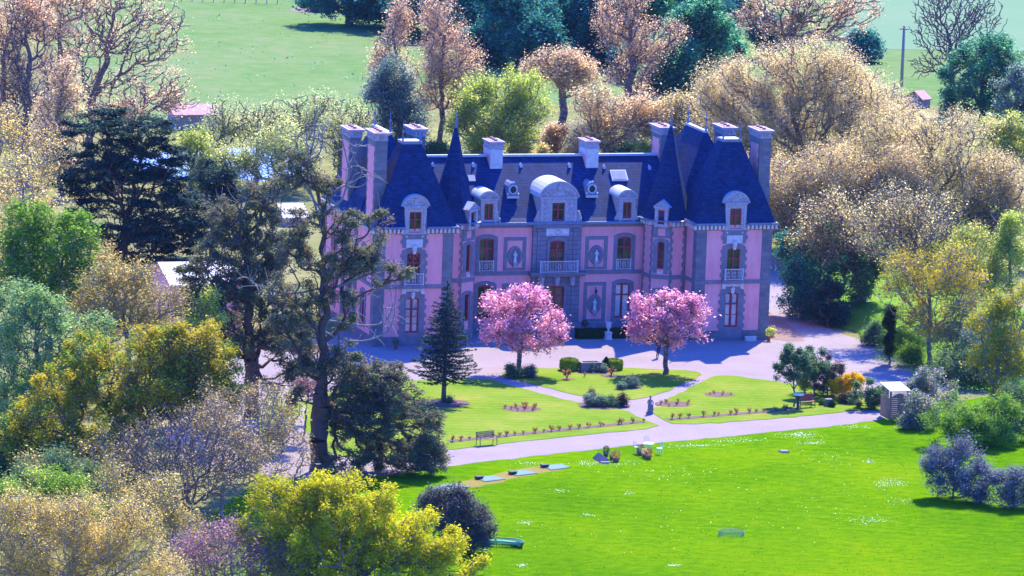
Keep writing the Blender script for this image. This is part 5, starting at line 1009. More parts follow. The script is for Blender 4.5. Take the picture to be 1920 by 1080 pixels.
for (px, py, rx, ry, lf, n_, lab, nm) in [
    (1752, 735, 58, 52, 'lilac', 9500, 'lilac bush in purple flower behind the wooden hut', 'lilac_bush'), (1724, 768, 34, 38, 'lilac', 4500, 'smaller purple lilac leaning over the hut', 'lilac_bush'),
    (1795, 790, 72, 54, 'green', 11000, 'broad bright green shrub right of the lilacs', 'green_shrub'), (1862, 785, 56, 54, 'green', 8500, 'light green shrub at the right edge beyond the broad one', 'green_shrub'),
    (1787, 872, 58, 66, 'greyshrub', 9500, 'grey-leaved evergreen shrub on the right edge of the lawn', 'grey_shrub'), (1838, 905, 50, 42, 'greyshrub', 6000, 'lower grey shrub joined to the right of the first one', 'grey_shrub'), (1902, 910, 44, 46, 'greyshrub', 6500, 'grey shrub cut by the right edge of the picture', 'grey_shrub'),
    (1728, 748, 32, 30, 'lilac', 4500, 'lilac in flower overhanging the right side of the hut roof', 'lilac_bush'), (1704, 792, 18, 14, 'lilac', 1800, 'low lilac sprig in front of the hut wall', 'lilac_bush'), (1690, 640, 40, 26, 'green', 6000, 'green bank shrub behind the column yew', 'bank_shrub'), (1905, 765, 44, 64, 'midgreen', 5000, 'dark shaded shrub at the right edge above the grey ones', 'dark_shrub'), (1640, 628, 26, 22, 'midgreen', 3500, 'low green shrub on the bank left of the column yew', 'bank_shrub'), (1710, 668, 26, 20, 'green', 4000, 'low bright green shrub on the bank right of the column yew', 'bank_shrub')]:
    bush(nm, lab, px, py, rx, ry, lf, n_, .15, sig=.22, tips=170)
# garden shrubs
for (px, py, rx, ry, lf, n_, sz, by, lab, nm) in [
    (1488, 683, 40, 42, 'midgreen', 8000, .16, 762, 'small green magnolia with pink flowers on a thin trunk left of the flower group', 'magnolia_tree'), (1528, 675, 42, 36, 'midgreen', 8000, .16, 745, 'taller green magnolia in the middle of the flower group', 'magnolia_tree'),
    (1510, 705, 22, 26, 'ygreen', 3000, .14, 738, 'yellow-green bamboo clump under the magnolias', 'bamboo'), (1552, 702, 40, 42, 'camellia', 9000, .15, 742, 'grey-leaved camellia dotted with crimson flowers', 'camellia_bush'),
    (1574, 724, 22, 15, 'gold', 2600, .15, 748, 'golden yellow azalea low on the left of its pair', 'azalea_bush'), (1602, 714, 20, 18, 'gold', 2800, .15, 752, 'taller golden yellow azalea beside the dark rhododendron', 'azalea_bush'),
    (1628, 735, 42, 30, 'midgreen', 5500, .15, 768, 'dark green rhododendron on short stems at the right of the flower group', 'rhododendron_bush'), (1590, 745, 20, 10, 'bronze', 1500, .12, 757, 'low bronze-leaved plant under the yellow azaleas', 'low_shrub'),
    (962, 698, 17, 13, 'midgreen', 2600, .12, 710, 'dark shrub at the left foot of the first cherry trunk', 'low_shrub'), (992, 698, 14, 13, 'bluegreen', 2000, .12, 709, 'blue-green shrub at the right foot of the first cherry trunk', 'low_shrub'),
    (1112, 750, 20, 14, 'bluegreen', 2400, .11, 763, 'grey-green lavender clump at the left of the long flower bed', 'lavender_clump'), (1140, 752, 24, 12, 'midgreen', 2600, .11, 763, 'green plants in the middle of the long flower bed', 'flowering_plants'), (1166, 750, 13, 14, 'bronze', 1600, .11, 763, 'reddish shrub at the right end of the long flower bed', 'low_shrub'), (1108, 740, 8, 12, 'bronze', 800, .11, 755, 'upright mauve plant at the back of the long flower bed', 'flowering_plants'),
    (1186, 718, 14, 11, 'bluegreen', 1700, .11, 728, 'larger blue-green bush on the round lawn', 'low_shrub'), (1164, 725, 8, 7, 'bluegreen', 900, .10, 731, 'small blue-green bush on the round lawn', 'low_shrub'),
    (1118, 691, 22, 8, 'bluegreen', 1700, .10, 699, 'pale trailing plants in front of the stone trough', 'trailing_plants'),
    (841, 750, 10, 6, 'midgreen', 600, .11, 756, 'tuft of dark foliage at the foot of the fir trunk', 'low_shrub'), (1442, 624, 9, 8, 'ygreen', 700, .16, 632, 'palm-like yellow-green leaves of the potted plant by the corner', 'potted_foliage')]:
    bush(nm, lab, px, py, rx, ry, lf, n_, sz, base_py=by, sig=.13, tips=90)
# hedge in the shade before the facade
def clipped(name, label, px, py_base, rx_m, ry_m, h, leaf, shape='ball', cat='topiary', group=None, n=2600, size=.09, box=False, rz=0):
    b = G(px, py_base); e = empty(name, b, label, cat, group); rng = np.random.default_rng(int(px+py_base)); m_ = MB()
    if box:
        m_.box(Fr(0, 0, rz), -rx_m+.04, rx_m-.04, 0, h-.04, -ry_m+.04, ry_m-.04)
        u = rng.uniform(-1, 1, (n, 3)); f = rng.integers(0, 3, n); 
        for i in range(3): u[f == i, i] = np.sign(u[f == i, i])
        P = np.stack([u[:, 0]*rx_m, u[:, 1]*ry_m, (u[:, 2]*.5+.5)*h], 1); P = P[:, :]; c_, s_ = math.cos(rz), math.sin(rz); P = np.stack([P[:, 0]*c_-P[:, 1]*s_, P[:, 0]*s_+P[:, 1]*c_, P[:, 2]], 1)
    else:
        pw = 1.0 if shape == 'ball' else .55
        prof_ = [(max(.02, rx_m*.93*math.sin(PI*(.08+.92*t))**pw if shape == 'ball' else rx_m*.93*(1-t)**.6+.01), h*t) for t in np.linspace(0, 1, 9)]
        if shape == 'drum': prof_ = [(rx_m*.85, 0), (rx_m*.95, h*.3), (rx_m*.95, h*.7), (rx_m*.8, h*.9), (rx_m*.3, h*.97), (.02, h*.97)]
        m_.lathe((0, 0, 0), prof_, 14, True, 1, ry_m/rx_m); t = rng.random(n); zz = np.array([p[1] for p in prof_]); rr = np.array([p[0] for p in prof_]); 
        idx = rng.random(n)*(len(prof_)-1); r_i = np.interp(idx, range(len(prof_)), rr); z_i = np.interp(idx, range(len(prof_)), zz); a_ = rng.uniform(0, 2*PI, n)
        P = np.stack([r_i*np.cos(a_), r_i*np.sin(a_)*ry_m/rx_m, z_i+.02], 1)
    m_.build('trunk', 'leaf_'+leaf, e) if False else m_.build('clipped_body', 'leaf_'+leaf, e)
    LV, LF = leaves(P+rng.normal(size=P.shape)*.02, size, rng, .3, .7); mesh_np('leafage', LV, LF, 'leaf_'+leaf, e); return e
clipped('box_drum', 'round clipped box bush at the left of the stone trough', 1067, 695, .75, .75, .95, 'box', 'drum', group='clipped box around the trough')
clipped('box_hedge', 'clipped box block at the right of the stone trough behind the cone', 1148, 694, .85, .7, .85, 'box', 'drum', group='clipped box around the trough')
clipped('box_cone', 'dark clipped cone bush beside the stone trough', 1136, 696, .36, .36, 1.05, 'boxdark', 'cone', group='clipped box around the trough')
clipped('box_ball', 'clipped box ball left of the small stone block near the red bench', 1541, 760, .26, .26, .5, 'box', 'ball', n=700); clipped('box_ball', 'darker clipped box ball right of the small stone block', 1560, 764, .28, .28, .55, 'boxdark', 'ball', n=700)
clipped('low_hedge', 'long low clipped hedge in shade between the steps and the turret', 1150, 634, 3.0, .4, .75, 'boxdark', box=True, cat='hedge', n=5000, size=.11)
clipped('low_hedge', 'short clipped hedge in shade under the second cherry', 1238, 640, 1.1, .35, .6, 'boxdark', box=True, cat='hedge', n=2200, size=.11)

# roses in the borders (small red-leaved bushes)
def rose_proto(seed, h=.42):
    rng = np.random.default_rng(seed); m_ = MB(); P = []
    for k in range(7):
        a_ = rng.uniform(0, 2*PI); t = np.array([math.cos(a_)*.16, math.sin(a_)*.16, h*rng.uniform(.7, 1)]); m_.tube([(0, 0, 0), tuple(t*.55+np.array([0, 0, .03])), tuple(t)], [.014, .011, .006], 4); P += [t*rng.uniform(.5, 1)+rng.normal(size=3)*.05 for _ in range(14)]
    LV, LF = leaves(np.array(P), .095, rng, .3, .7); return m_, LV, LF
roses = []
for k in range(4):
    m_, LV, LF = rose_proto(50+k); e = empty('rose_bush', (0, 0, 0), 'small red-leaved rose bush', 'rose bush'); m_.build('stems', 'bark', e); mesh_np('foliage', LV, LF, 'leaf_rose', e); roses.append([e, False])
def put_rose(P, lab, grp, sc, k):
    src = roses[k % 4]
    if not src[1]: o = src[0]; src[1] = True
    else: o = copy_tree(src[0])
    o.location = (P[0], P[1], .07); o.rotation_euler.z = k*1.7; o.scale = (sc, sc, sc); tag(o, lab, 'rose bush', grp)
rr = random.Random(8)
for (p0, p1, n_, lab, grp) in (((852, 829), (1202, 793), 22, 'small red-leaved rose bush in the long border left of the statue path', 'roses in the left border'), ((1262, 787), (1492, 769), 14, 'small red-leaved rose bush in the border between the statue and the sundial', 'roses in the right border')):
    a_, c_ = G(*p0), G(*p1)
    for i in range(n_): put_rose(a_+(c_-a_)*((i+rr.uniform(-.42, .42))/(n_-1)), lab, grp, rr.uniform(.5, 1.05), i)
for (cx_, cy_, n_, rad, lab, grp) in ((978, 768, 12, 1.25, 'small red rose bush in the diamond bed on the left lawn', 'roses in the left lawn bed'), (1262, 759, 9, 1.3, 'small red rose bush in the bed right of the garden statue', 'roses beside the statue'), (1349, 741, 7, .9, 'sparse rose bush in the diamond bed on the right lawn', 'roses in the right lawn bed')):
    c_ = G(cx_, cy_)
    for i in range(n_): a_ = i*2.4; r_ = rad*math.sqrt((i+.5)/n_); put_rose(c_+np.array([math.cos(a_)*r_*1.1, math.sin(a_)*r_*.8, 0]), lab, grp, rr.uniform(.5, .95) if cx_ != 1349 else .45, i)
put_rose(G(1063, 712), 'leggy rose bush alone in front of the round box bush', None, 1.9, 2); put_rose(G(1146, 706), 'red-leaved rose bush in front of the box cone', None, 1.7, 1); put_rose(G(1096, 708), 'tiny rose bush alone in the middle of the round lawn', None, .8, 3)

# daisies on the lawn, one mass
rng = np.random.default_rng(77); P = []
for (cx_, cy_, rx, ry, n_) in [(1500, 815, 40, 6, 220), (1520, 830, 30, 4, 120), (1670, 905, 34, 10, 220), (1630, 865, 10, 4, 70), (1640, 975, 40, 6, 130), (1380, 825, 60, 5, 120), (1130, 868, 70, 5, 260), (1290, 835, 60, 4, 160), (1610, 800, 34, 4, 80), (990, 868, 30, 3, 60), (1050, 920, 20, 3, 50), (985, 980, 14, 3, 60), (1105, 965, 16, 3, 50), (1265, 1060, 12, 3, 50), (980, 1060, 10, 4, 50), (1180, 925, 12, 3, 40), (1560, 860, 60, 20, 60), (1150, 1000, 200, 50, 90), (1500, 950, 200, 60, 140), (1690, 940, 30, 8, 60), (1240, 890, 100, 14, 90)]:
    a_ = rng.normal(size=(n_, 2))*.5
    for u in a_: P.append(G(cx_+u[0]*rx, cy_+u[1]*ry, .05))
LV, LF = leaves(np.array(P), .075, rng, 3., .9); leafmat('daisy', [(.75, .76, .78), (.62, .66, .6)], .1); o = mesh_np('daisies', LV, LF, 'daisy'); tag(o, 'white daisies scattered in patches over the bright lawn', 'daisies', kind='stuff')
# grass tufts on the near lawn, one mass
poly = [(850, 905), (1250, 840), (1650, 800), (1900, 1000), (1900, 1100), (900, 1100)]
P = []
while len(P) < 24000:
    x, y = rng.uniform(840, 1920), 800+(rng.random()**.9)*290
    if y > 905-(x-850)*.133+4: P.append(G(x, y, .045))
leafmat('blade', [(.045, .15, .0), (.09, .24, .0), (.16, .28, .001)], .5); P = np.array(P); LV, LF = leaves(P, .12, rng, 2.2, .5); o = mesh_np('grass', LV, LF, 'blade'); tag(o, 'short bright green grass tufts on the near lawn', 'grass', kind='stuff')
# undergrowth under the woods: leafy ground cover, one mass each side
def cover(name, label, px0, px1, py0, py1, n_, mat, size, hgt=.4, hole=None):
    rng = np.random.default_rng(int(px0+py0)); X = rng.uniform(px0, px1, n_); Y = rng.uniform(py0, py1, n_); P = []
    for x, y in zip(X, Y):
        if hole and hole(x, y): continue
        P.append(G(x, y, rng.uniform(.03, hgt)))
    LV, LF = leaves(np.array(P), size, rng, .4, .6); o = mesh_np(name, LV, LF, mat); tag(o, label, 'undergrowth', kind='stuff')
cover('undergrowth', 'low mixed undergrowth beneath the left wood', -20, 640, 760, 1200, 30000, 'leaf_olive', .16, .5, lambda x, y: 290 < x < 640 and y < 905)
cover('ivy', 'green ivy covering the bank under the right-hand oaks', 1640, 1920, 600, 730, 16000, 'leaf_green', .15, .5, lambda x, y: y > 640+(x-1560)*.4 or y < 560)
cover('ground_cover', 'mixed weeds and brush behind the chateau', 620, 1930, 240, 470, 26000, 'leaf_ygreen', .24, .6, lambda x, y: 640 < x < 1460 and y > 330)
cover('meadow_tussocks', 'dark green tussocks and thistles dotted over the meadow', 300, 900, 0, 215, 2200, 'leaf_horse', .26, .25, lambda x, y: (math.sin(x*.05)*math.cos(y*.13+x*.02)) < .25)

# bank beside the drive
def bank():
    edge = [(1480, 470), (1478, 540), (1520, 596), (1610, 626), (1660, 652), (1700, 676), (1790, 712), (1900, 748), (1990, 780)]; V = []; F = []; rows = [(0, 0), (.8, .35), (2.0, .9), (4.0, 1.3), (9, 1.5), (16, 1.2)]
    pts = [G(*p) for p in edge]; fine = []
    for a_, c_ in zip(pts, pts[1:]): fine += [a_*(1-t)+c_*t for t in (0, .25, .5, .75)]
    fine.append(pts[-1]); r3 = np.random.default_rng(2)
    for p in fine:
        for (d, h) in rows: q = p+VR*d*.9+VD*d*.35; V.append((q[0], q[1], h*(1+.12*r3.normal())+.005 if h else .045))
    m_ = len(rows)
    for i in range(len(fine)-1):
        for j in range(m_-1): F.append((i*m_+j, i*m_+j+1, (i+1)*m_+j+1, (i+1)*m_+j))
    me = bpy.data.meshes.new('bank'); me.from_pydata(V, [], F); me.update(); me.materials.append(MATS['m_bank']); me.polygons.foreach_set('use_smooth', [True]*len(F)); tag(link('grassy_bank', me), kind='structure')
bank()

# ------------------------------------------------------------------ garden furniture and small things
ANG = 0.0
def slat_bench(name, label, px, py, wood, iron, rz, w_=1.5, scroll=False):
    b = G(px, py); e = empty(name, (*b[:2], .06), label, 'bench', None, rz); f = Fr(0, 0, 0)
    for (nm, lst) in (('seat', [(-w_/2, w_/2, .42, .45, .06+.1*i, .14+.1*i) for i in range(4)]), ('backrest', [(-w_/2, w_/2, .52+.11*i, .60+.11*i, .0-.02*i-.02, .02-.02*i) for i in range(4)])):
        m_ = MB()
        for q in lst: m_.box(f, *q)
        m_.build(nm, wood, e)
    for sx in (-1, 1):
        m_ = MB(); x = sx*(w_/2-.06)
        m_.tube([(x, .07, .9), (x, .02, .45), (x, .04, 0)], .025, 5); m_.tube([(x, -.46, 0), (x, -.43, .42), (x, -.44, .63), (x, 0, .66)], .025, 5); m_.tube([(x, .0, .42), (x, -.44, .42)], .022, 5); m_.build('bench_end', iron, e)
    return e
slat_bench('garden_bench', 'slatted wooden bench with dark iron ends on the grass strip beside the drive', 909, 835, 'brown_wood', 'dark_iron', R_(17)+0*PI)
slat_bench('garden_bench', 'red-brown bench beside the bird table and the yellow azaleas', 1508, 764, 'bench_red', 'dark_iron', R_(12), 1.35)
# sundial-like bird table
b = G(1496, 769); e = empty('bird_table', (*b[:2], .06), 'pedestal bird table with pale bowl top beside the red-brown bench', 'bird table')
m_ = MB(); m_.lathe((0, 0, 0), [(.22, 0), (.20, .06), (.09, .12), (.07, .6), (.12, .85), (.26, 1.0), (.30, 1.06)], 8); m_.build('pedestal', 'dark_iron', e)
m_ = MB(); m_.lathe((0, 0, 1.05), [(.36, 0), (.40, .05), (.40, .09), (.30, .09), (.1, .06)], 16); m_.build('bowl', 'white_paint', e)
# round table, chairs
tb = G(1215, 851); e = empty('garden_table', (*tb[:2], .02), 'white round metal table on splayed legs standing on the lawn', 'table')
m_ = MB(); m_.lathe((0, 0, .70), [(.36, 0), (.38, .015), (.38, .03), (.36, .035)], 24); m_.build('table_top', 'white_paint', e)
for k in range(3): a_ = k*2.09+.4; m_ = MB(); m_.tube([(.25*math.cos(a_), .25*math.sin(a_), 0), (.05*math.cos(a_), .05*math.sin(a_), .38), (.22*math.cos(a_), .22*math.sin(a_), .70)], .018, 5); m_.build('leg', 'teal_paint', e)
def chair(label, px, py, rz):
    b = G(px, py); e = empty('garden_chair', (*b[:2], .02), label, 'chair', 'metal chairs round the garden table', rz)
    m_ = MB(); m_.lathe((0, 0, .44), [(.19, 0), (.21, .015), (.20, .035), (.1, .04)], 16); m_.build('seat', 'white_paint', e)
    for (x, y) in ((-.15, -.15), (.15, -.15), (-.16, .17), (.16, .17)): m_ = MB(); m_.tube([(x*1.15, y*1.15, 0), (x*.95, y*.95, .44)], .014, 5); m_.build('leg', 'teal_paint', e)
    m_ = MB(); m_.tube([(-.17, .17, .44), (-.17, .22, .75), (-.1, .24, .88), (0, .245, .91), (.1, .24, .88), (.17, .22, .75), (.17, .17, .44)], .014, 5)
    for x in (-.08, 0, .08): m_.tube([(x, .18, .46), (x, .24, .87)], .009, 4)
    m_.build('backrest', 'teal_paint', e)
chair('pale blue metal chair on the left of the round table', 1194, 851, PI/2+.4); chair('pale blue metal chair on the right of the round table', 1236, 853, -PI/2+.2); chair('pale blue metal chair behind the round table', 1213, 843, 0)
# slab, planters
b = G(1130, 870); e = empty('slate_slab', (*b[:2], .02), 'tilted grey slate slab lying on the lawn beside potted plants', 'slab')
m_ = MB(); vs = [AT(*p, b, o_) for p, o_ in (((1111, 858), .1), ((1122, 848), .45), ((1142, 861), .3), ((1132, 870), 0))]
vs = [np.array([v[0], v[1], max(.03, v[2])])-np.array([b[0], b[1], .02]) for v in vs]; lo = [v-np.array([0, .03, .07]) for v in vs]
m_.face(vs); m_.face(lo[::-1]); [m_.face([vs[i], lo[i], lo[(i+1) % 4], vs[(i+1) % 4]]) for i in range(4)]; m_.build('slab_top', 'slate_slab', e)
m_ = MB(); m_.box(Fr(.1, .1, 0), -.25, .35, 0, .14, -.2, .2); m_.build('slab_foot', 'grey_wood', e)
for (px, py, r, lf, lab) in ((1136, 855, .22, 'boxdark', 'dark ball-shaped potted shrub behind the slate slab'), (1155, 866, .26, 'rose', 'reddish plant in a grey tub at the right of the slate slab'), (1147, 862, .18, 'olive', 'tan grasses in a low pot beside the slate slab'), (1200, 853, .24, 'bronze', 'purple heather pot in front of the left chair'), (1208, 858, .2, 'buffpink', 'cream-flowered tub in front of the round table'), (1216, 861, .24, 'rose', 'terracotta bowl of red plants in front of the round table')):
    b = G(px, py); e = empty('planter', (*b[:2], .02), lab, 'planter', 'potted plants on the lawn'); m_ = MB(); m_.lathe((0, 0, 0), [(r*.7, 0), (r, r*1.0), (r*1.06, r*1.1), (r*.9, r*1.12), (r*.3, r)], 12); m_.build('pot', 'terracotta' if lf == 'rose' else 'granite_plain', e)
    rg = np.random.default_rng(int(px)); d = rg.normal(size=(320, 3)); d /= np.linalg.norm(d, axis=1)[:, None]; P = d*r*1.15*rg.uniform(.6, 1.1, 320)[:, None]+np.array([0, 0, r*2.0]); LV, LF = leaves(P, .10, rg); mesh_np('foliage', LV, LF, 'leaf_'+lf, e)
# green hatches with small boxes
for k, (q, bx, lab) in enumerate([([(800, 918), (842, 907), (882, 914), (838, 924)], None, 'green access cover at the left end of the row, partly under the redwood'), ([(893, 897), (925, 893), (948, 900), (908, 905)], (898, 899), 'second green access cover from the left'), ([(955, 886), (985, 882), (1008, 889), (968, 894)], (961, 890), 'third green access cover from the left'), ([(1017, 875), (1052, 871), (1070, 878), (1033, 883)], (1021, 877), 'rightmost green access cover, nearest the slate slab')]):
    c0 = G(*q[0]); e = empty('access_cover', (c0[0], c0[1], 0), lab, 'hatch', 'green access covers in the lawn'); m_ = MB(); vs = [G(*p)-c0 for p in q]
    top = [(v[0], v[1], .07) for v in vs]; bot = [(v[0], v[1], .03) for v in vs]; m_.face(top); [m_.face([bot[i], bot[(i+1) % 4], top[(i+1) % 4], top[i]]) for i in range(4)]; m_.build('lid', 'green_plastic', e)
    m_ = MB(); cc = sum(np.array(t) for t in top)/4; m_.face([tuple(cc+(np.array(t)-cc)*.9+np.array([0, 0, .012])) for t in top]); m_.build('lid_panel', 'green_plastic', e)
    if bx: p = G(*bx)-c0; m_ = MB(); m_.box(Fr(p[0], p[1], .2), -.22, .22, .03, .2, -.18, .18); m_.box(Fr(p[0], p[1], .2), -.26, .26, .2, .24, -.22, .22); m_.build('control_box', 'dark_iron', e)
# toy goals / net hoops
b = G(1371, 1006); e = empty('net_hoop', (*b[:2], .02), 'small round pop-up net ring lying on the bright lawn', 'net'); m_ = MB(); K = 28
m_.tube([(.86*math.cos(2*PI*i/K), .86*math.sin(2*PI*i/K)*.72, .34) for i in range(K+1)], .025, 5); m_.build('rim', 'bark_dead', e)
m_ = MB()
for i in range(44):
    a_ = 2*PI*i/44
    for sg in (-1, 1): m_.tube([(.86*math.cos(a_), .62*math.sin(a_), .34), (.80*math.cos(a_+sg*.15), .57*math.sin(a_+sg*.15), .02)], .009, 3)
m_.build('netting', 'net_green', e)
b = G(950, 1027); e = empty('football_goal', (*b[:2], .02), 'low green-netted goal frame lying beside the juniper', 'goal'); m_ = MB(); pp = [AT(*p, b)-b for p in ((900, 1012), (925, 1008), (978, 1014), (986, 1022), (980, 1031), (920, 1025), (900, 1024))]
pp = [np.array([q[0], (-.9 if q[2] < .25 else .9) if False else q[1]+q[2]*2.2, .35]) for q in pp]; m_.tube(pp, .04, 6); m_.build('goal_frame', 'bark_dead', e)
m_ = MB(); c0 = sum(pp)/len(pp)
for i in range(len(pp)-1):
    for t in np.linspace(0, 1, 12): q = pp[i]*(1-t)+pp[i+1]*t; m_.tube([q, q*.9+c0*.1-np.array([0, 0, .33])], .022, 3); m_.tube([q, (q+c0)/2-np.array([0, 0, .28])], .022, 3); m_.tube([q*.8+c0*.2-np.array([0, 0, .12]), (pp[(i+2) % len(pp)]*.8+c0*.2)-np.array([0, 0, .12])], .012, 3)
m_.build('netting', 'net_green', e)
b = G(1470, 848); m_ = MB(); m_.box(Fr(b[0], b[1], 0), -.3, .3, .02, .12, -.3, .3); m_.box(Fr(b[0], b[1], 0), -.24, .24, .12, .14, -.24, .24); m_.build('drain_cover', 'granite_plain', None, 'small grey square drain cover in the middle of the bright lawn', 'drain cover')
# stone trough
b = G(1106, 697); e = empty('stone_trough', (*b[:2], .06), 'long weathered stone trough between the clipped box bushes', 'trough'); m_ = MB(); f = Fr(0, 0, 0)
m_.box(f, -.75, .75, 0, .62, .28, .38); m_.box(f, -.75, .75, 0, .62, -.38, -.28); m_.box(f, -.75, -.65, 0, .62, -.28, .28); m_.box(f, .65, .75, 0, .62, -.28, .28); m_.box(f, -.65, .65, 0, .45, -.28, .28); m_.build('basin', 'granite_plain', e)
m_ = MB(); [m_.box(f, a_, c_, .62, .7, *nn_) for a_, c_, nn_ in ((-.8, .8, (.25, .42)), (-.8, .8, (-.42, -.25)), (-.8, -.62, (-.25, .25)), (.62, .8, (-.25, .25)))]; m_.build('rim', 'granite_plain', e)
# statue of a draped woman
b = G(1218, 777); e = empty('garden_statue', (*b[:2], .05), 'grey stone statue of a draped woman beside the path junction', 'statue'); m_ = MB(); m_.box(Fr(0, 0, .2), -.2, .2, 0, .12, -.2, .2); m_.build('statue_base', 'granite_plain', e)
m_ = MB(); m_.lathe((0, 0, .12), [(.19, 0), (.20, .08), (.15, .3), (.17, .48), (.13, .60), (.11, .68), (.14, .78), (.16, .86), (.10, .92), (.045, .96), (.04, 1.0)], 12, True, 1, .72); m_.ball((.01, -.02, 1.2), .085, 10, 7, 1, 1, 1.2); m_.ball((.01, .04, 1.27), .06, 8, 5)
m_.tube([(-.15, 0, .97), (-.2, -.05, .78), (-.08, -.14, .68)], [.045, .04, .028], 6); m_.tube([(.15, 0, .97), (.23, .0, .8), (.20, -.06, .62)], [.045, .04, .028], 6); m_.tube([(.18, -.05, .66), (.2, -.03, .4), (.18, 0, .14)], [.05, .06, .08], 6)
for k in range(6): a_ = -2.7+k*.45; m_.tube([(.17*math.cos(a_), .13*math.sin(a_), .13), (.13*math.cos(a_+.2), .1*math.sin(a_+.2), .6)], [.025, .012], 4)
m_.build('figure', 'granite_plain', e)
# urn on pedestal and pots by the facade
b = G(1140, 637); e = empty('stone_urn', (*b[:2], .03), 'carved white stone urn on a tall pedestal before the hedge', 'urn')
m_ = MB(); m_.box(Fr(0, 0, 0), -.27, .27, 0, .1, -.27, .27); m_.box(Fr(0, 0, 0), -.22, .22, .1, .5, -.22, .22); m_.box(Fr(0, 0, 0), -.26, .26, .5, .58, -.26, .26); m_.build('pedestal', 'limestone', e)
m_ = MB(); m_.lathe((0, 0, .58), [(.16, 0), (.12, .06), (.06, .14), (.08, .2), (.19, .34), (.22, .5), (.20, .6), (.27, .72), (.28, .76), (.2, .76)], 14); m_.build('urn', 'limestone', e)
def pot(px, py, r, h, lab, leaf=None, lr=.2, stem=0):
    b = G(px, py); e = empty('flower_pot', (*b[:2], .03), lab, 'flower pot'); m_ = MB(); m_.lathe((0, 0, 0), [(r*.7, 0), (r*.95, h*.85), (r*1.1, h*.87), (r*1.1, h), (r*.9, h), (r*.8, h*.9)], 12); m_.build('pot', 'terracotta', e)
    if leaf:
        rg = np.random.default_rng(int(px)); d = rg.normal(size=(420, 3)); d /= np.linalg.norm(d, axis=1)[:, None]; P = d*lr*rg.uniform(.75, 1.05, 420)[:, None]+np.array([0, 0, h+stem+lr*.8]); LV, LF = leaves(P, .10, rg); mesh_np('foliage', LV, LF, 'leaf_'+leaf, e)
        if stem: m_ = MB(); m_.tube([(0, 0, h*.8), (0, 0, h+stem+lr*.4)], .03, 6); m_.build('stem', 'bark', e)
pot(1100, 633, .16, .34, 'terracotta pot in the shade left of the stone urn'); pot(1441, 640, .18, .42, 'terracotta pot with yellow-green palm leaves at the right corner of the chateau', 'ygreen', .34)
pot(1090, 617, .14, .26, 'clipped ball tree in a pot to the right of the front steps', 'boxdark', .28, .5); pot(1096, 624, .13, .24, 'lower clipped ball tree in a pot in front of the taller one', 'boxdark', .25, .3); pot(742, 656, .17, .36, 'terracotta pot with dark plant at the foot of the left pavilion', 'midgreen', .25)
b = G(1407, 640); e = empty('planter_trough', (*b[:2], .03), 'pale rectangular planter trough against the right pavilion', 'planter'); m_ = MB(); m_.box(Fr(0, 0, 0), -.42, .42, 0, .3, -.15, .15); m_.box(Fr(0, 0, 0), -.46, .46, .3, .36, -.18, .18); m_.build('trough', 'limestone', e)
b = G(1553, 762); m_ = MB(); m_.box(Fr(b[0], b[1], 0), -.22, .22, .055, .5, -.16, .16); m_.box(Fr(b[0], b[1], 0), -.25, .25, .5, .56, -.19, .19); m_.build('stone_block', 'granite_plain', None, 'small upright stone block between the two box balls', 'stone block')
# low arch/seat behind
# wooden hut with lattice screen
b = G(1668, 790); e = empty('garden_hut', (*b[:2], .02), 'small slatted wooden hut with pale flat roof at the end of the drive', 'hut'); RZ = R_(0); f = Fr(0, 0, RZ); m_ = MB(); Wd = 1.35
for k in range(11): m_.box(f, .06, Wd-.06, .08+k*.14, .20+k*.14, -.03, .0)
for u_ in (0, Wd): m_.box(f, u_-.06, u_+.06, 0, 2.15, -.08, .05)
m_.prism(f, [(.06, 1.62), (Wd-.06, 1.62), (Wd-.06, 1.7)]+[(u_, 1.7+.28*math.sin(PI*(u_-.06)/(Wd-.12))) for u_ in np.linspace(Wd-.06, .06, 10)][1:-1]+[(.06, 1.7)], -.03, .0)
m_.build('screen', 'brown_wood', e)
m_ = MB()
for k in range(12): u_ = .1+k*(Wd-.2)/11; m_.tube([f.p(u_, 1.7, -.02), f.p(min(Wd, u_+.25), 2.1, -.02)], .012, 3); m_.tube([f.p(u_, 1.7, -.02), f.p(max(0, u_-.25), 2.1, -.02)], .012, 3)
m_.build('lattice', 'grey_wood', e)
m_ = MB()
for k in range(11): m_.box(Fr(0, 0, PI/2), .05, 1.9, .08+k*.14, .20+k*.14, -.01, .03); m_.box(Fr(Wd, 0, PI/2), .05, 1.9, .08+k*.14, .20+k*.14, -.03, .01)
build_split(m_, 'side_wall', 'brown_wood', e)
m_ = MB(); m_.face([f.p(-.1, 2.2, .15), f.p(Wd+.15, 2.2, .15), f.p(Wd+.15, 2.45, -2.0), f.p(-.1, 2.45, -2.0)]); m_.face([f.p(-.1, 2.15, .15), f.p(-.1, 2.4, -2.0), f.p(Wd+.15, 2.4, -2.0), f.p(Wd+.15, 2.15, .15)]); m_.face([f.p(-.1, 2.15, .15), f.p(Wd+.15, 2.15, .15), f.p(Wd+.15, 2.2, .15), f.p(-.1, 2.2, .15)]); m_.build('roof', 'roof_white', e)
# gate post beside
b = G(1662, 759); m_ = MB(); m_.box(Fr(b[0], b[1], 0), -.3, .02, .03, 1.3, -.05, .02); m_.box(Fr(b[0], b[1], 0), .02, .14, .03, 1.45, -.06, .06); m_.box(Fr(b[0], b[1], 0), -.3, .02, 1.3, 1.36, -.06, .03); m_.build('wooden_gate', 'grey_wood', None, 'short dark wooden gate panel just left of the hut', 'gate')
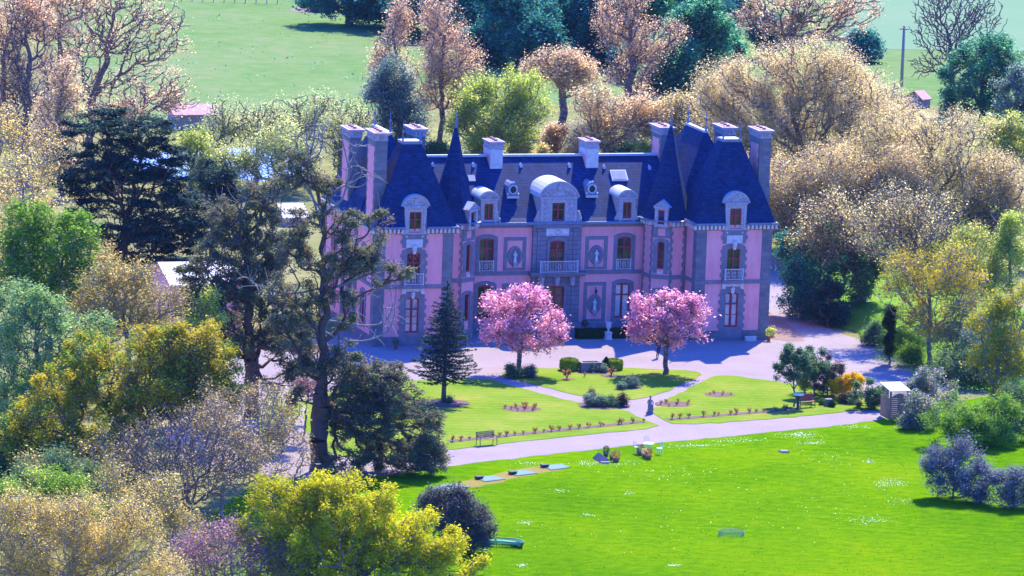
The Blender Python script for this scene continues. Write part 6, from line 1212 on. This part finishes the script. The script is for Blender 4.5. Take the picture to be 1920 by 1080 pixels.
# pole, shed, outbuilding, small fences
b = G(1690, 162); e = empty('utility_pole', b, 'tall weathered wooden utility pole on the far meadow at upper right', 'pole'); s_ = SC(b); m_ = MB(); m_.tube([(0, 0, 0), (0, 0, 115*s_)], [.2, .15], 8); m_.build('post', 'grey_wood', e); m_ = MB(); m_.box(Fr(0, 0, YAW*-1), -.5, .5, 115*s_-.45, 115*s_-.33, .12, .22); m_.build('crossbar', 'grey_wood', e)
def house(name, label, cat, c0, rz, L, D, h, rh, wall, roof, over=.3, door=None, wins=()):
    e = empty(name, (*c0[:2], 0), label, cat, None, rz); f = Fr(0, 0, 0); m_ = MB(); m_.prism(Fr(0, 0, PI/2), [(0, 0), (D, 0), (D, h), (D/2, h+rh), (0, h)], 0, L) if False else None
    m_.box(f, 0, L, 0, h, -D, 0)
    for x in (0, L): m_.face([(x, 0, h), (x, D, h), (x, D/2, h+rh)])
    m_.build('wall', wall, e)
    m_ = MB(); o_ = over; k = rh/(D/2)
    for (ya, yb) in ((-o_, D/2), (D+o_, D/2)):
        za = h-o_*k+.02; zb = h+rh+.02; m_.face([(-o_, ya, za), (L+o_, ya, za), (L+o_, yb, zb), (-o_, yb, zb)]); m_.face([(-o_, ya, za+.1), (L+o_, ya, za+.1), (L+o_, yb, zb+.1), (-o_, yb, zb+.1)]); m_.face([(-o_, ya, za), (L+o_, ya, za), (L+o_, ya, za+.1), (-o_, ya, za+.1)])
    m_.build('roof', roof, e)
    for (u, w_, z0, z1) in wins: window(Fr(0, 0, 0), u, w_, z0, z1, 'dark', .6, e, n=.06)
    if door: m_ = MB(); m_.box(f, door-.5, door+.5, 0, 2.2, 0, .05); m_.build('door', 'redwood', e)
    return e
c0 = G(328, 243); house('field_shed', 'low shed with pinkish-red roof at the edge of the meadow', 'shed', c0, -.0, 4.2, 3.2, 1.5, .7, 'grey_wood', 'red_tile')
c0 = G(322, 642); house('outbuilding', 'long pink outbuilding with white roof half hidden behind the redwoods', 'outbuilding', c0, 0.0, (443-322)*SC(G(400, 640))/.951, 7.5, 4.4, 1.0, 'pink', 'roof_white', .35, 3.4, ((1.5, .9, 1.2, 2.6), (5.0, .9, 1.2, 2.6)))
c0 = G(532, 425); house('garden_shed', 'small cream-roofed shed glimpsed between the redwood crowns', 'shed', c0, 0.0, 2.2, 4.5, .7, .9, 'grey_wood', 'roof_white', .1)
c0 = G(1729, 203); house('cottage', 'little stone cottage with pinkish roof beneath the utility pole', 'cottage', c0, .5, 1.3, 2.2, .9, .7, 'granite_plain', 'red_tile', .15)
b0 = G(200, -2); b1 = G(520, 8); e = empty('field_fence', b0, 'thin post and rail fence along the top edge of the meadow', 'fence'); d = b1-b0; n_ = 16
for k in range(n_+1): q = d*k/n_; m_ = MB(); m_.box(Fr(q[0], q[1], 0), -.04, .04, 0, 1.1, -.04, .04); m_.build('post', 'grey_wood', e)
m_ = MB(); [m_.tube([(0, 0, z), (d[0], d[1], z)], .04, 4) for z in (.6, 1.05)]; m_.build('rail', 'grey_wood', e)
b = G(598, 22); bd = empty('hay_feeder', b, 'dark round feeder on bare earth under the tree at the top edge', 'feeder'); m_ = MB(); m_.lathe((0, 0, 0), [(1.1, 0), (1.15, .1), (1.15, .9), (1.0, 1.0), (.4, 1.15), (.1, 1.2)], 14); m_.build('body', 'dark_iron', bd); disc(590, 20, 3.2, 'bare_earth', 'm_earth', .03)
# person walking behind the second cherry tree
b = G(1234, 672)
e = empty('person', (*b[:2], .03), 'person in dark clothes walking on the courtyard behind the second cherry tree', 'person')
def skin(name, verts, edges, radii, mat, par, root=0):
    me = bpy.data.meshes.new(name); me.from_pydata(verts, edges, []); me.update(); o = link(name, me, par); me.materials.append(MATS[mat])
    md = o.modifiers.new('Skin', 'SKIN'); md.use_smooth_shade = True; sv = me.skin_vertices[0].data
    for i, r in enumerate(radii): sv[i].radius = (r, r*.85) if not isinstance(r, tuple) else r; sv[i].use_root = (i == root)
    o.modifiers.new('Sub', 'SUBSURF').levels = 1; o.modifiers['Sub'].render_levels = 1; return o
skin('body', [(0, 0, .92), (0, 0, 1.15), (0, 0, 1.38), (0, -.01, 1.50), (0, -.02, 1.60), (0, -.03, 1.70), (-.17, 0, 1.40), (-.22, .05, 1.14), (-.20, -.08, .92), (.17, 0, 1.40), (.22, -.06, 1.14), (.20, -.18, .95), (-.09, 0, .86), (-.11, -.10, .50), (-.13, .02, .09), (-.14, -.16, .04), (.09, 0, .86), (.10, .12, .50), (.10, .30, .12), (.10, .22, .03)],
     [(0, 1), (1, 2), (2, 3), (3, 4), (4, 5), (2, 6), (6, 7), (7, 8), (2, 9), (9, 10), (10, 11), (0, 12), (12, 13), (13, 14), (14, 15), (0, 16), (16, 17), (17, 18), (18, 19)],
     [.13, .12, .14, .055, .09, .085, .065, .05, .035, .065, .05, .035, .095, .07, .045, .04, .095, .07, .045, .04], 'navy', e)
m_ = MB(); m_.ball((0, -.03, 1.66), .10, 12, 8, .85, 1, 1.2); m_.ball((0, -.13, 1.65), .02, 6, 4); m_.build('head', 'skin', e)
m_ = MB(); m_.ball((0, .0, 1.70), .105, 12, 8, .9, 1, 1.0); m_.build('hair', 'dark_iron', e)
m_ = MB(); m_.lathe((0, 0, .86), [(.17, 0), (.18, .1), (.165, .3), (.20, .52), (.12, .62), (.07, .64)], 12, True, 1, .75); m_.build('jacket', 'jacket', e)
for sx, yy in ((-1, -.08), (1, -.18)):
    m_ = MB(); px_, pz = sx*.20, .88
    m_.ball((px_, yy-.02, pz), .045, 8, 5, .6, 1, 1.2)
    for k in range(4): m_.tube([(px_, yy-.04+k*.022, pz-.03), (px_, yy-.05+k*.022, pz-.075), (px_-sx*.015, yy-.05+k*.02, pz-.105+abs(k-1.5)*.008)], .009, 5)
    m_.tube([(px_, yy-.05, pz), (px_-sx*.02, yy-.085, pz-.05)], .01, 5); m_.build('hand', 'skin', e)

# ------------------------------------------------------------------ haze
m, nt, b = newmat('haze'); nt.nodes.remove(b); pv = N(nt, 'ShaderNodeVolumePrincipled'); pv.inputs['Color'].default_value = (.32, .55, 1, 1); pv.inputs['Density'].default_value = .000035; pv.inputs['Anisotropy'].default_value = .0
nt.links.new(pv.outputs[0], nt.nodes['Material Output'].inputs['Volume'])
m_ = MB(); m_.box(W0, -1600, 2100, -1, 80, -2300, 700); m_.build('haze', 'haze', kind='stuff')
# flat ground normals etc.
for o in list(bpy.data.objects):
    if o.type == 'MESH' and o.name.split('.')[0] == 'person': pass
print('faces', sum(len(o.data.polygons) for o in bpy.data.objects if o.type == 'MESH'))
